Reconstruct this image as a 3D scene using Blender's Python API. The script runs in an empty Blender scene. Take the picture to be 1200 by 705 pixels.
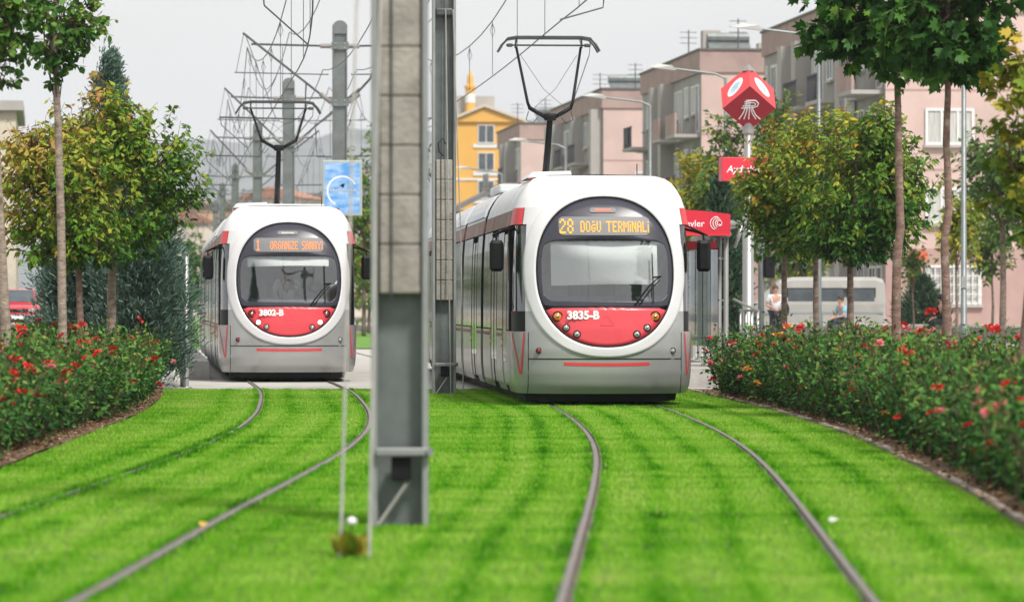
import bpy, math, random
import numpy as np
from mathutils import Vector, Matrix, noise as mnoise

# ------------------------------------------------------------------ camera, world, sun, exposure
scene = bpy.context.scene
col = scene.collection
cam_data = bpy.data.cameras.new('camera')
cam = bpy.data.objects.new('camera', cam_data)
col.objects.link(cam)
cam.location = (0, 0, 1.45)
cam.rotation_euler = (math.radians(90), 0, 0)
cam_data.lens = 135
cam_data.sensor_width = 36
cam_data.shift_y = 0.00375
cam_data.clip_start = 0.5
cam_data.clip_end = 6000
cam_data.dof.use_dof = True
cam_data.dof.focus_distance = 60
cam_data.dof.aperture_fstop = 2.6
scene.camera = cam

SUN_EL, SUN_AZ = math.radians(54), math.radians(150)     # azimuth clockwise from +Y: behind the camera, to the right
world = bpy.data.worlds.new('World')
scene.world = world
world.use_nodes = True
wn = world.node_tree.nodes; wl = world.node_tree.links
wn.clear()
w_out = wn.new('ShaderNodeOutputWorld')
w_bg = wn.new('ShaderNodeBackground')
w_sky = wn.new('ShaderNodeTexSky')
w_sky.sky_type = 'NISHITA'
w_sky.sun_disc = False
w_sky.sun_elevation = SUN_EL
w_sky.sun_rotation = SUN_AZ
w_sky.air_density = 1.0
w_sky.dust_density = 4.0
w_hsv = wn.new('ShaderNodeHueSaturation')
w_hsv.inputs['Saturation'].default_value = 0.12
w_mix = wn.new('ShaderNodeMix'); w_mix.data_type = 'RGBA'
w_mix.inputs[0].default_value = 0.86
w_mix.inputs[7].default_value = (8.6, 8.45, 8.3, 1)        # the even cloud cover
wl.new(w_sky.outputs[0], w_hsv.inputs['Color'])
wl.new(w_hsv.outputs[0], w_mix.inputs[6])
w_tc = wn.new('ShaderNodeTexCoord'); w_map = wn.new('ShaderNodeMapping'); w_map.inputs['Scale'].default_value = (1, 1, 3.5)
w_nz = wn.new('ShaderNodeTexNoise'); w_nz.inputs['Scale'].default_value = 4.0; w_nz.inputs['Detail'].default_value = 4
wl.new(w_tc.outputs['Generated'], w_map.inputs[0]); wl.new(w_map.outputs[0], w_nz.inputs['Vector'])
w_mr = wn.new('ShaderNodeMapRange'); w_mr.inputs[1].default_value = .3; w_mr.inputs[2].default_value = .7; w_mr.inputs[3].default_value = .90; w_mr.inputs[4].default_value = 1.06
wl.new(w_nz.outputs[0], w_mr.inputs[0])
w_mul = wn.new('ShaderNodeMix'); w_mul.data_type = 'RGBA'; w_mul.blend_type = 'MULTIPLY'; w_mul.inputs[0].default_value = 1.0
wl.new(w_mix.outputs[2], w_mul.inputs[6]); wl.new(w_mr.outputs[0], w_mul.inputs[7])      # faint tone of the cloud layer
wl.new(w_mul.outputs[2], w_bg.inputs[0])
w_bg.inputs[1].default_value = 0.062
wl.new(w_bg.outputs[0], w_out.inputs[0])

sun_data = bpy.data.lights.new('sun', 'SUN')
sun = bpy.data.objects.new('sun', sun_data)
col.objects.link(sun)
sun_data.energy = 2.3
sun_data.angle = math.radians(9)
sun_data.color = (1.0, 0.95, 0.88)
sdir = Vector((math.sin(SUN_AZ) * math.cos(SUN_EL), math.cos(SUN_AZ) * math.cos(SUN_EL), math.sin(SUN_EL)))
sun.rotation_euler = sdir.to_track_quat('Z', 'Y').to_euler()
sun.location = (0, 0, 50)

scene.view_settings.view_transform = 'Standard'
scene.view_settings.look = 'None'
scene.view_settings.exposure = 0.92
scene.view_settings.gamma = 1
scene.view_settings.use_curve_mapping = False
scene.render.engine = 'CYCLES'
scene.cycles.use_denoising = True
scene.cycles.max_bounces = 7
scene.cycles.transparent_max_bounces = 10
scene.cycles.volume_bounces = 1
scene.cycles.caustics_reflective = False
scene.cycles.caustics_refractive = False

R = random.Random(7)
NR = np.random.default_rng(7)

# ------------------------------------------------------------------ materials
def _mat(name):
    m = bpy.data.materials.new(name); m.use_nodes = True
    nt = m.node_tree; nt.nodes.clear()
    return m, nt.nodes, nt.links

def pmat(name, c, rough=0.6, metal=0.0, var=0.12, scale=6.0, bump=0.0, bscale=None, spec=0.5, coat=0.0, stretch=None, streak=0.0, dirt=None):
    m, n, l = _mat(name)
    out = n.new('ShaderNodeOutputMaterial'); b = n.new('ShaderNodeBsdfPrincipled')
    l.new(b.outputs[0], out.inputs[0])
    b.inputs['Roughness'].default_value = rough
    b.inputs['Metallic'].default_value = metal
    b.inputs['Specular IOR Level'].default_value = spec
    b.inputs['Coat Weight'].default_value = coat
    b.inputs['Coat Roughness'].default_value = 0.08
    tc = n.new('ShaderNodeTexCoord')
    src = tc.outputs['Object']
    if stretch:
        mp = n.new('ShaderNodeMapping'); mp.inputs['Scale'].default_value = stretch
        l.new(src, mp.inputs[0]); src = mp.outputs[0]
    nz = n.new('ShaderNodeTexNoise'); nz.inputs['Scale'].default_value = scale; nz.inputs['Detail'].default_value = 6
    nz.inputs['Roughness'].default_value = 0.62
    l.new(src, nz.inputs['Vector'])
    mx = n.new('ShaderNodeMix'); mx.data_type = 'RGBA'
    lo = tuple(max(0, v * (1 - var * 1.6)) for v in c) + (1,)
    hi = tuple(min(1, v * (1 + var)) for v in c) + (1,)
    mr = n.new('ShaderNodeMapRange'); mr.inputs[1].default_value = 0.3; mr.inputs[2].default_value = 0.7
    l.new(nz.outputs[0], mr.inputs[0]); l.new(mr.outputs[0], mx.inputs[0])
    mx.inputs[6].default_value = lo; mx.inputs[7].default_value = hi
    colout = mx.outputs[2]
    if dirt:
        dcol, dsc, dlo, dhi = dirt
        dn = n.new('ShaderNodeTexNoise'); dn.inputs['Scale'].default_value = dsc; dn.inputs['Detail'].default_value = 8
        l.new(tc.outputs['Object'], dn.inputs['Vector'])
        dr = n.new('ShaderNodeMapRange'); dr.inputs[1].default_value = dlo; dr.inputs[2].default_value = dhi
        l.new(dn.outputs[0], dr.inputs[0])
        m2 = n.new('ShaderNodeMix'); m2.data_type = 'RGBA'
        l.new(dr.outputs[0], m2.inputs[0]); l.new(colout, m2.inputs[6]); m2.inputs[7].default_value = dcol + (1,)
        colout = m2.outputs[2]
    l.new(colout, b.inputs['Base Color'])
    if bump:
        bn = n.new('ShaderNodeTexNoise'); bn.inputs['Scale'].default_value = bscale or scale * 4; bn.inputs['Detail'].default_value = 5
        l.new(src, bn.inputs['Vector'])
        bp = n.new('ShaderNodeBump'); bp.inputs['Strength'].default_value = bump; bp.inputs['Distance'].default_value = 0.03
        l.new(bn.outputs[0], bp.inputs['Height']); l.new(bp.outputs[0], b.inputs['Normal'])
    return m

def leafmat(name, stops, trans=0.2, rough=0.5, gloss=0.12):
    """leaf colours picked by the per-leaf attribute 'tint'; some light passes through the blade"""
    m, n, l = _mat(name)
    out = n.new('ShaderNodeOutputMaterial')
    at = n.new('ShaderNodeAttribute'); at.attribute_name = 'tint'
    rp = n.new('ShaderNodeValToRGB')
    el = rp.color_ramp.elements
    el[0].position = stops[0][0]; el[0].color = stops[0][1] + (1,)
    el[1].position = stops[-1][0]; el[1].color = stops[-1][1] + (1,)
    for p, c in stops[1:-1]:
        e = el.new(p); e.color = c + (1,)
    l.new(at.outputs['Fac'], rp.inputs[0])
    b = n.new('ShaderNodeBsdfPrincipled')
    b.inputs['Roughness'].default_value = rough; b.inputs['Specular IOR Level'].default_value = gloss
    l.new(rp.outputs[0], b.inputs['Base Color'])
    t = n.new('ShaderNodeBsdfTranslucent'); l.new(rp.outputs[0], t.inputs[0])
    ms = n.new('ShaderNodeMixShader'); ms.inputs[0].default_value = trans
    l.new(b.outputs[0], ms.inputs[1]); l.new(t.outputs[0], ms.inputs[2])
    l.new(ms.outputs[0], out.inputs[0])
    return m

def glassmat(name, tint, refl=0.12, dark=0.0):
    m, n, l = _mat(name)
    out = n.new('ShaderNodeOutputMaterial')
    t = n.new('ShaderNodeBsdfTransparent'); t.inputs[0].default_value = tint + (1,)
    g = n.new('ShaderNodeBsdfGlossy'); g.inputs['Roughness'].default_value = 0.02; g.inputs[0].default_value = (0.95, 0.97, 1, 1)
    fr = n.new('ShaderNodeFresnel'); fr.inputs[0].default_value = 1.5
    ad = n.new('ShaderNodeMath'); ad.operation = 'ADD'; ad.inputs[1].default_value = refl; ad.use_clamp = True
    l.new(fr.outputs[0], ad.inputs[0])
    ms = n.new('ShaderNodeMixShader')
    l.new(ad.outputs[0], ms.inputs[0]); l.new(t.outputs[0], ms.inputs[1]); l.new(g.outputs[0], ms.inputs[2])
    l.new(ms.outputs[0], out.inputs[0])
    return m

def emat(name, c, s):
    m, n, l = _mat(name)
    out = n.new('ShaderNodeOutputMaterial'); e = n.new('ShaderNodeEmission')
    e.inputs[0].default_value = c + (1,); e.inputs[1].default_value = s
    l.new(e.outputs[0], out.inputs[0])
    return m

M = {}
M['silver'] = pmat('silver_paint', (0.42, 0.43, 0.43), 0.32, 0.35, 0.04, 2.0, coat=0.3, dirt=((0.30, 0.29, 0.26), 3.0, 0.56, 0.95))
M['white_paint'] = pmat('white_paint', (0.67, 0.675, 0.69), 0.28, 0, 0.03, 1.5, coat=0.4)
M['roof_white'] = pmat('roof_white', (0.66, 0.68, 0.70), 0.4, 0, 0.08, 1.2, coat=0.15, dirt=((0.42, 0.42, 0.40), 1.6, 0.55, 0.9))
M['red_paint'] = pmat('red_paint', (0.74, 0.055, 0.07), 0.33, 0, 0.05, 2.0, coat=0.3)
M['salmon_paint'] = pmat('salmon_red_paint', (0.72, 0.065, 0.085), 0.38, 0, 0.04, 2.0, coat=0.25)
M['rust_band'] = pmat('red_brown_band', (0.21, 0.10, 0.075), 0.5, 0, 0.3, 2.0)
M['dark_glass'] = pmat('dark_glass', (0.035, 0.038, 0.05), 0.12, 0, 0.1, 2.0, spec=0.5)
M['frit'] = pmat('dark_tinted_border', (0.045, 0.045, 0.062), 0.3, 0, 0.06, 3.0, spec=0.35)
M['side_glass'] = pmat('side_window_glass', (0.045, 0.05, 0.05), 0.06, 0, 0.1, 2.0, spec=0.9)
M['pane'] = glassmat('windscreen_glass', (0.96, 0.985, 0.985), 0.13)
M['corner_pane'] = glassmat('corner_glass', (0.62, 0.74, 0.70), 0.10)
M['rubber'] = pmat('black_rubber', (0.015, 0.015, 0.017), 0.7, 0, 0.2, spec=0.2)
M['black'] = pmat('black_plastic', (0.010, 0.010, 0.012), 0.5, 0, 0.2, spec=0.2)
M['under'] = pmat('underframe_black', (0.01, 0.01, 0.01), 0.8, 0, 0.2)
M['cab_grey'] = pmat('cab_interior', (0.66, 0.71, 0.72), 0.7, 0, 0.08)
M['dash'] = pmat('dashboard_grey', (0.26, 0.29, 0.31), 0.6, 0, 0.1)
M['blind'] = pmat('sun_blind_cloth', (0.86, 0.90, 0.90), 0.8, 0, 0.05, 1.3, bump=0.35, bscale=2.0, stretch=(0.6, 1, 1.3))
M['amber'] = pmat('amber_lens', (0.85, 0.26, 0.02), 0.15, 0, 0.3, 25, coat=0.5)
M['red_lens'] = pmat('red_lens', (0.28, 0.02, 0.02), 0.15, 0, 0.3, 25, coat=0.5)
M['lens'] = pmat('clear_lens', (0.55, 0.55, 0.52), 0.12, 0.3, 0.3, 30, coat=0.5)
M['lamp_on'] = emat('headlamp_lit', (1.0, 0.90, 0.68), 2.2)
M['chrome'] = pmat('chrome_ring', (0.6, 0.6, 0.6), 0.2, 1, 0.1)
M['led_board'] = pmat('display_board', (0.17, 0.17, 0.18), 0.55, 0, 0.05)
M['led_orange'] = emat('led_orange', (1.0, 0.46, 0.06), 1.15)
M['led_salmon'] = emat('led_red_orange', (1.0, 0.30, 0.08), 1.1)
M['marker_red'] = emat('marker_lamp', (1.0, 0.25, 0.16), 0.9)
M['white_text'] = pmat('white_letters', (0.85, 0.85, 0.85), 0.5, 0, 0.03)
M['steel'] = pmat('galvanised_steel', (0.19, 0.215, 0.215), 0.45, 0.45, 0.16, 3.0, bump=0.05, dirt=((0.16, 0.16, 0.155), 2.2, 0.5, 0.8))
M['pale_steel'] = pmat('flange_edge_steel', (0.31, 0.33, 0.33), 0.45, 0.3, 0.12, 3.0, dirt=((0.24, 0.23, 0.21), 2.0, 0.55, 0.85))
M['dark_steel'] = pmat('dark_steel', (0.09, 0.095, 0.10), 0.5, 0.5, 0.2, 4.0)
M['wire'] = pmat('overhead_wire', (0.10, 0.10, 0.105), 0.5, 0.6, 0.1)
M['guy'] = pmat('guy_wire', (0.36, 0.36, 0.33), 0.5, 0.3, 0.15)
M['insulator'] = pmat('insulator_grey', (0.24, 0.22, 0.21), 0.5, 0, 0.2)
M['brushed'] = pmat('brushed_stainless', (0.36, 0.36, 0.355), 0.38, 0.6, 0.08, 4.0, stretch=(1, 1, 0.1))
M['concrete'] = pmat('weathered_concrete', (0.35, 0.33, 0.295), 0.85, 0, 0.2, 4.0, bump=0.4, bscale=26, dirt=((0.17, 0.155, 0.13), 3.0, 0.5, 0.8))
M['platform'] = pmat('platform_concrete', (0.44, 0.43, 0.41), 0.85, 0, 0.12, 3.0, bump=0.2, bscale=20, dirt=((0.30, 0.28, 0.26), 1.2, 0.5, 0.8))
M['paving'] = pmat('pale_paving', (0.46, 0.445, 0.42), 0.85, 0, 0.10, 2.0, bump=0.15, bscale=18, dirt=((0.30, 0.29, 0.27), 0.8, 0.5, 0.8))
M['kerb'] = pmat('kerb_concrete', (0.36, 0.31, 0.26), 0.9, 0, 0.2, 5.0, bump=0.3)
M['asphalt'] = pmat('asphalt', (0.10, 0.10, 0.10), 0.9, 0, 0.2, 4.0, bump=0.2)
M['earth'] = pmat('dry_ground', (0.20, 0.185, 0.15), 0.95, 0, 0.25, 0.4)
M['soil'] = pmat('bed_soil', (0.13, 0.075, 0.045), 0.95, 0, 0.35, 4.0, bump=0.9, bscale=14, dirt=((0.24, 0.15, 0.09), 7.0, 0.5, 0.75))
M['turf'] = pmat('turf_base', (0.045, 0.10, 0.012), 0.9, 0, 0.35, 5.0, bump=0.4)
M['far_lawn'] = pmat('far_lawn', (0.11, 0.26, 0.022), 0.9, 0, 0.25, 0.6, bump=0.4, bscale=9)
M['rail_steel'] = pmat('rail_steel', (0.20, 0.18, 0.17), 0.45, 0.5, 0.12, 3.0, dirt=((0.25, 0.17, 0.13), 1.0, 0.5, 0.8))
M['rail_web'] = pmat('rail_rusty_side', (0.12, 0.085, 0.065), 0.8, 0.1, 0.3, 5.0)
M['sign_red'] = pmat('sign_red', (0.62, 0.028, 0.055), 0.35, 0, 0.05, 2.0)
M['sign_bright_red'] = pmat('sign_bright_red', (0.70, 0.045, 0.055), 0.4, 0, 0.05, 2.0)
M['sign_dark_red'] = pmat('sign_dark_red', (0.33, 0.008, 0.025), 0.4, 0, 0.06, 2.0)
M['oval_blue'] = pmat('oval_pale_blue', (0.62, 0.78, 0.88), 0.5, 0, 0.2, 14)
M['oval_ink'] = pmat('oval_blue_ink', (0.12, 0.30, 0.50), 0.5, 0, 0.3, 14)
M['hill'] = pmat('hill_side', (0.16, 0.17, 0.17), 0.95, 0, 0.25, 0.02)
M['bark_pale'] = pmat('pale_bark', (0.34, 0.27, 0.22), 0.9, 0, 0.3, 9, bump=0.6, bscale=25, stretch=(1, 1, 3.0), dirt=((0.14, 0.10, 0.08), 6, 0.55, 0.7))
M['bark_red'] = pmat('red_brown_bark', (0.23, 0.145, 0.115), 0.9, 0, 0.3, 9, bump=0.6, bscale=25, stretch=(1, 1, 2.5), dirt=((0.33, 0.26, 0.21), 8, 0.55, 0.7))
M['bark_grey'] = pmat('grey_brown_bark', (0.22, 0.165, 0.13), 0.9, 0, 0.35, 9, bump=0.7, bscale=22, stretch=(1, 1, 3.5), dirt=((0.09, 0.06, 0.05), 8, 0.5, 0.7))
M['twig'] = pmat('twig_brown', (0.10, 0.06, 0.04), 0.9, 0, 0.3, 9)
G = (0.05, 0.10, 0.02)
M['leaf_rose'] = leafmat('rose_leaf', [(0, (0.012, 0.045, 0.014)), (0.35, (0.036, 0.125, 0.026)), (0.65, (0.095, 0.23, 0.036)), (0.88, (0.21, 0.28, 0.06)), (1, (0.22, 0.085, 0.05))], trans=0.12)
M['leaf_bronze'] = leafmat('bronze_green_leaf', [(0, (0.03, 0.10, 0.016)), (0.3, (0.11, 0.25, 0.026)), (0.55, (0.26, 0.33, 0.035)), (0.8, (0.38, 0.30, 0.055)), (1, (0.38, 0.19, 0.065))])
M['leaf_plum'] = leafmat('yellowing_leaf', [(0, (0.022, 0.08, 0.016)), (0.35, (0.085, 0.20, 0.026)), (0.65, (0.23, 0.31, 0.036)), (0.87, (0.45, 0.37, 0.05)), (1, (0.42, 0.15, 0.04))])
M['leaf_maple'] = leafmat('maple_leaf', [(0, (0.018, 0.060, 0.014)), (0.45, (0.05, 0.145, 0.025)), (0.8, (0.12, 0.25, 0.035)), (1, (0.24, 0.30, 0.05))])
M['leaf_yellow'] = leafmat('yellow_maple_leaf', [(0, (0.08, 0.17, 0.025)), (0.45, (0.19, 0.27, 0.03)), (0.75, (0.40, 0.34, 0.04)), (1, (0.52, 0.38, 0.06))])
M['leaf_far'] = leafmat('street_tree_leaf', [(0, (0.03, 0.075, 0.022)), (0.5, (0.08, 0.155, 0.03)), (0.85, (0.165, 0.24, 0.045)), (1, (0.32, 0.29, 0.05))])
M['leaf_gold'] = leafmat('golden_leaf', [(0, (0.08, 0.14, 0.02)), (0.4, (0.26, 0.26, 0.02)), (1, (0.58, 0.42, 0.02))])
M['conifer'] = leafmat('blue_green_scale_leaf', [(0, (0.030, 0.070, 0.052)), (0.5, (0.085, 0.155, 0.120)), (1, (0.20, 0.285, 0.235))], trans=0.12, rough=0.7)
M['conifer_dark'] = leafmat('dark_scale_leaf', [(0, (0.02, 0.048, 0.028)), (0.5, (0.045, 0.09, 0.05)), (1, (0.09, 0.145, 0.08))], trans=0.12, rough=0.7)
M['grass'] = leafmat('grass_blade', [(0, (0.025, 0.115, 0.004)), (0.22, (0.075, 0.315, 0.004)), (0.5, (0.215, 0.49, 0.030)), (0.85, (0.365, 0.59, 0.090)), (1, (0.48, 0.52, 0.17))], trans=0.4, rough=0.6, gloss=0.1)
M['litter'] = leafmat('dry_leaf', [(0, (0.10, 0.05, 0.025)), (0.5, (0.20, 0.11, 0.055)), (0.8, (0.32, 0.20, 0.10)), (1, (0.38, 0.31, 0.20))], trans=0.05)
M['petal_red'] = leafmat('red_petal', [(0, (0.40, 0.012, 0.015)), (0.6, (0.62, 0.03, 0.03)), (1, (0.75, 0.08, 0.07))], trans=0.2)
M['petal_pink'] = leafmat('pink_petal', [(0, (0.60, 0.08, 0.12)), (1, (0.80, 0.28, 0.28))], trans=0.2)
M['petal_orange'] = leafmat('orange_petal', [(0, (0.66, 0.22, 0.03)), (1, (0.85, 0.45, 0.10))], trans=0.2)

# ------------------------------------------------------------------ mesh helpers
def link(o, parent=None):
    col.objects.link(o)
    if parent is not None: o.parent = parent
    return o

def mesh_obj(name, verts, faces, mat, parent=None, smooth=False, mats=None, midx=None):
    me = bpy.data.meshes.new(name)
    me.from_pydata([tuple(v) for v in verts], [], faces)
    for mm in (mats or [mat]): me.materials.append(mm)
    if midx is not None: me.polygons.foreach_set('material_index', midx)
    if smooth: me.polygons.foreach_set('use_smooth', [True] * len(me.polygons))
    me.update()
    return link(bpy.data.objects.new(name, me), parent)

class MB:
    def __init__(s): s.v = []; s.f = []
    def add(s, vs, fs, mtx=None):
        b = len(s.v)
        for p in vs: s.v.append(tuple(mtx @ Vector(p)) if mtx is not None else tuple(p))
        for f in fs: s.f.append(tuple(b + i for i in f))
        return s
    def box(s, x0, x1, y0, y1, z0, z1, bev=0.0, mtx=None):
        if bev <= 0:
            vs = [(x, y, z) for z in (z0, z1) for y in (y0, y1) for x in (x0, x1)]
            fs = [(0, 2, 3, 1), (4, 5, 7, 6), (0, 1, 5, 4), (2, 6, 7, 3), (0, 4, 6, 2), (1, 3, 7, 5)]
            return s.add(vs, fs, mtx)
        b = min(bev, (x1 - x0) / 2.01, (y1 - y0) / 2.01, (z1 - z0) / 2.01)
        def ring(i, z):
            return [(x0 + b, y0 + i, z), (x1 - b, y0 + i, z), (x1 - i, y0 + b, z), (x1 - i, y1 - b, z), (x1 - b, y1 - i, z), (x0 + b, y1 - i, z), (x0 + i, y1 - b, z), (x0 + i, y0 + b, z)]
        vs = ring(b * 0.7, z0) + ring(0, z0 + b) + ring(0, z1 - b) + ring(b * 0.7, z1)
        fs = [tuple(range(7, -1, -1)), tuple(range(24, 32))]
        for k in range(3):
            for i in range(8):
                j = (i + 1) % 8
                fs.append((k * 8 + i, k * 8 + j, k * 8 + 8 + j, k * 8 + 8 + i))
        return s.add(vs, fs, mtx)
    def tube(s, pts, rad, n=6, caps=True):
        pts = [Vector(p) for p in pts]
        if not hasattr(rad, '__len__'): rad = [rad] * len(pts)
        b = len(s.v)
        for i, p in enumerate(pts):
            d = (pts[min(i + 1, len(pts) - 1)] - pts[max(i - 1, 0)])
            d = d.normalized() if d.length > 1e-9 else Vector((0, 0, 1))
            a = Vector((1, 0, 0)) if abs(d.x) < 0.8 else Vector((0, 1, 0))
            u = d.cross(a).normalized(); w = d.cross(u)
            for k in range(n):
                t = 2 * math.pi * k / n
                q = p + (u * math.cos(t) + w * math.sin(t)) * rad[i]
                s.v.append(tuple(q))
        for i in range(len(pts) - 1):
            for k in range(n):
                j = (k + 1) % n
                s.f.append((b + i * n + k, b + i * n + j, b + i * n + n + j, b + i * n + n + k))
        if caps:
            s.f.append(tuple(b + k for k in range(n - 1, -1, -1)))
            e = b + (len(pts) - 1) * n
            s.f.append(tuple(e + k for k in range(n)))
        return s
    def prism(s, outline, axis, a0, a1):
        """outline: 2-D points in the two remaining axes, extruded along axis from a0 to a1"""
        n = len(outline); vs = []
        for a in (a0, a1):
            for p, q in outline:
                vs.append({'x': (a, p, q), 'y': (p, a, q), 'z': (p, q, a)}[axis])
        fs = [tuple(range(n)), tuple(range(2 * n - 1, n - 1, -1))]
        for i in range(n):
            j = (i + 1) % n
            fs.append((i, n + i, n + j, j))
        return s.add(vs, fs)
    def lathe(s, prof, c=(0, 0, 0), n=12):
        b = len(s.v)
        for r, z in prof:
            for k in range(n):
                t = 2 * math.pi * k / n
                s.v.append((c[0] + r * math.cos(t), c[1] + r * math.sin(t), c[2] + z))
        for i in range(len(prof) - 1):
            for k in range(n):
                j = (k + 1) % n
                s.f.append((b + i * n + k, b + i * n + j, b + i * n + n + j, b + i * n + n + k))
        s.f.append(tuple(b + k for k in range(n - 1, -1, -1)))
        e = b + (len(prof) - 1) * n
        s.f.append(tuple(e + k for k in range(n)))
        return s
    def build(s, name, mat, parent=None, smooth=False):
        return mesh_obj(name, s.v, s.f, mat, parent, smooth)

def tag(o, label=None, cat=None, group=None, kind=None):
    if label: o['label'] = label
    if cat: o['category'] = cat
    if group: o['group'] = group
    if kind: o['kind'] = kind
    return o

def thing(name, label, cat, loc=(0, 0, 0), rotz=0.0, group=None):
    o = bpy.data.objects.new(name, None)
    o.empty_display_size = 0.2
    link(o)
    o.location = loc; o.rotation_euler = (0, 0, rotz)
    return tag(o, label, cat, group)

def struct(o): o['kind'] = 'structure'; return o

def copy_tree(o, parent=None):
    c = o.copy(); col.objects.link(c); c.parent = parent
    for ch in o.children: copy_tree(ch, c)
    return c

def text_mesh(name, body, size, mat, parent, loc, rot=(math.pi / 2, 0, 0), align='CENTER', extrude=0.002, shear=0.0, bold=0.0, sx=1.0):
    cu = bpy.data.curves.new(name, 'FONT')
    cu.body = body; cu.size = size; cu.align_x = align; cu.extrude = extrude; cu.shear = shear; cu.offset = bold
    cu.resolution_u = 3
    t = bpy.data.objects.new('tmp', cu); col.objects.link(t)
    dg = bpy.context.evaluated_depsgraph_get()
    me = bpy.data.meshes.new_from_object(t.evaluated_get(dg))
    bpy.data.objects.remove(t); bpy.data.curves.remove(cu)
    me.name = name; me.materials.clear(); me.materials.append(mat)
    o = link(bpy.data.objects.new(name, me), parent)
    o.location = loc; o.rotation_euler = rot; o.scale = (sx, 1, 1)
    return o

# ---- leaves
def _tmpl(kind):
    if kind == 'oval':      # folded blade
        v = [(0, 0, 0), (0.24, 0.42, 0.05), (0, 1, -0.10), (-0.24, 0.42, 0.05)]
        return np.array(v), [(0, 1, 2), (0, 2, 3)]
    if kind == 'long':
        v = [(0, 0, 0), (0.17, 0.42, 0.05), (0, 1, -0.16), (-0.17, 0.42, 0.05)]
        return np.array(v), [(0, 1, 2), (0, 2, 3)]
    if kind == 'round':
        v = [(0, 0, 0), (0.33, 0.25, 0.04), (0.36, 0.62, 0.0), (0, 1, -0.05), (-0.36, 0.62, 0.0), (-0.33, 0.25, 0.04)]
        return np.array(v), [(0, 1, 2, 3), (0, 3, 4, 5)]
    if kind == 'maple':
        v = [(0, 0, 0), (0.30, 0.08, 0.03), (0.52, 0.34, -0.03), (0.26, 0.46, 0.04), (0.34, 0.80, -0.03), (0.13, 0.72, 0.03), (0, 1.05, -0.08),
             (-0.13, 0.72, 0.03), (-0.34, 0.80, -0.03), (-0.26, 0.46, 0.04), (-0.52, 0.34, -0.03), (-0.30, 0.08, 0.03)]
        return np.array(v), [(0, 1, 2, 3), (0, 3, 4, 5), (0, 5, 6, 7), (0, 7, 8, 9), (0, 9, 10, 11)]
    if kind == 'spray':     # flat twig of scale leaves
        v = [(0, 0, 0), (0.13, 0.35, 0.0), (0.05, 0.55, 0.02), (0.10, 0.78, 0.0), (0, 1, 0.0), (-0.10, 0.70, 0.0), (-0.04, 0.52, 0.02), (-0.14, 0.30, 0.0)]
        return np.array(v), [(0, 1, 2, 7), (2, 3, 4, 6), (4, 5, 6), (2, 6, 7)]

def leaf_object(name, pts, dirs, sizes, tints, kind, mat, parent, rng, up=0.7):
    tv, tf = _tmpl(kind)
    P = np.asarray(pts, float); D = np.asarray(dirs, float)
    n = len(P)
    D /= np.linalg.norm(D, axis=1)[:, None] + 1e-9
    U = rng.normal(size=(n, 3)) * 0.6; U[:, 2] += up
    U -= D * (U * D).sum(1)[:, None]
    U /= np.linalg.norm(U, axis=1)[:, None] + 1e-9
    S = np.cross(D, U)
    sz = np.asarray(sizes, float)[:, None, None]
    V = P[:, None, :] + sz * (tv[None, :, 0:1] * S[:, None, :] + tv[None, :, 1:2] * D[:, None, :] + tv[None, :, 2:3] * U[:, None, :])
    k = len(tv)
    V = V.reshape(-1, 3)
    me = bpy.data.meshes.new(name)
    me.vertices.add(len(V)); me.vertices.foreach_set('co', V.astype(np.float32).ravel())
    lt = np.array([len(f) for f in tf]); flat = np.concatenate([np.array(f) for f in tf])
    loops = (flat[None, :] + (np.arange(n) * k)[:, None]).ravel()
    tot = np.tile(lt, n); start = np.concatenate([[0], np.cumsum(tot)[:-1]])
    me.loops.add(len(loops)); me.loops.foreach_set('vertex_index', loops.astype(np.int32))
    me.polygons.add(len(tot)); me.polygons.foreach_set('loop_start', start.astype(np.int32))
    me.update(calc_edges=True)
    a = me.attributes.new('tint', 'FLOAT', 'POINT')
    a.data.foreach_set('value', np.repeat(np.clip(np.asarray(tints, float), 0, 1), k).astype(np.float32))
    me.materials.append(mat)
    return link(bpy.data.objects.new(name, me), parent)

def fbm(p, sc, oct=3):
    return mnoise.fractal(Vector(p) * sc, 1.0, 2.0, oct)

# ------------------------------------------------------------------ track lines
def curve_fn(pts):
    ys = np.array([p[0] for p in pts], float); xs = np.array([p[1] for p in pts], float)
    m = np.gradient(xs, ys)
    def f(y):
        y = np.asarray(y, float)
        i = np.clip(np.searchsorted(ys, y) - 1, 0, len(ys) - 2)
        h = ys[i + 1] - ys[i]; t = np.clip((y - ys[i]) / h, 0, 1)
        return ((2 * t**3 - 3 * t**2 + 1) * xs[i] + (t**3 - 2 * t**2 + t) * h * m[i] + (-2 * t**3 + 3 * t**2) * xs[i + 1] + (t**3 - t**2) * h * m[i + 1])
    return f
RC = curve_fn([(2, .40), (10, .70), (18.75, 1.0), (22.2, 1.12), (25.9, 1.25), (31.5, 1.43), (35.4, 1.53), (38.2, 1.575), (42.8, 1.59), (48.1, 1.51), (55, 1.28), (65, .55), (75, -.25), (90, -1.6), (120, -4.4), (250, -16.6), (420, -32.5)])
LC = curve_fn([(2, -3.4), (10, -3.12), (19, -2.85), (26.7, -2.68), (31.5, -2.54), (37, -2.41), (43, -2.40), (50.4, -2.62), (56, -2.92), (64.6, -3.5), (73, -4.28), (90, -5.88), (120, -8.7), (250, -20.9), (420, -36.8)])
ELx = curve_fn([(2, -4.6), (20, -4.45), (35.7, -4.56), (42.5, -4.73), (52, -5.0), (58, -5.35), (62, -5.65), (66, -6.0)])
ERx = curve_fn([(2, 2.6), (16, 3.05), (25, 3.33), (29.5, 3.51), (34.3, 3.61), (41.6, 3.73), (47.5, 3.68), (54, 3.5), (58.7, 3.27), (62, 3.1), (66, 2.9)])

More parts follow.
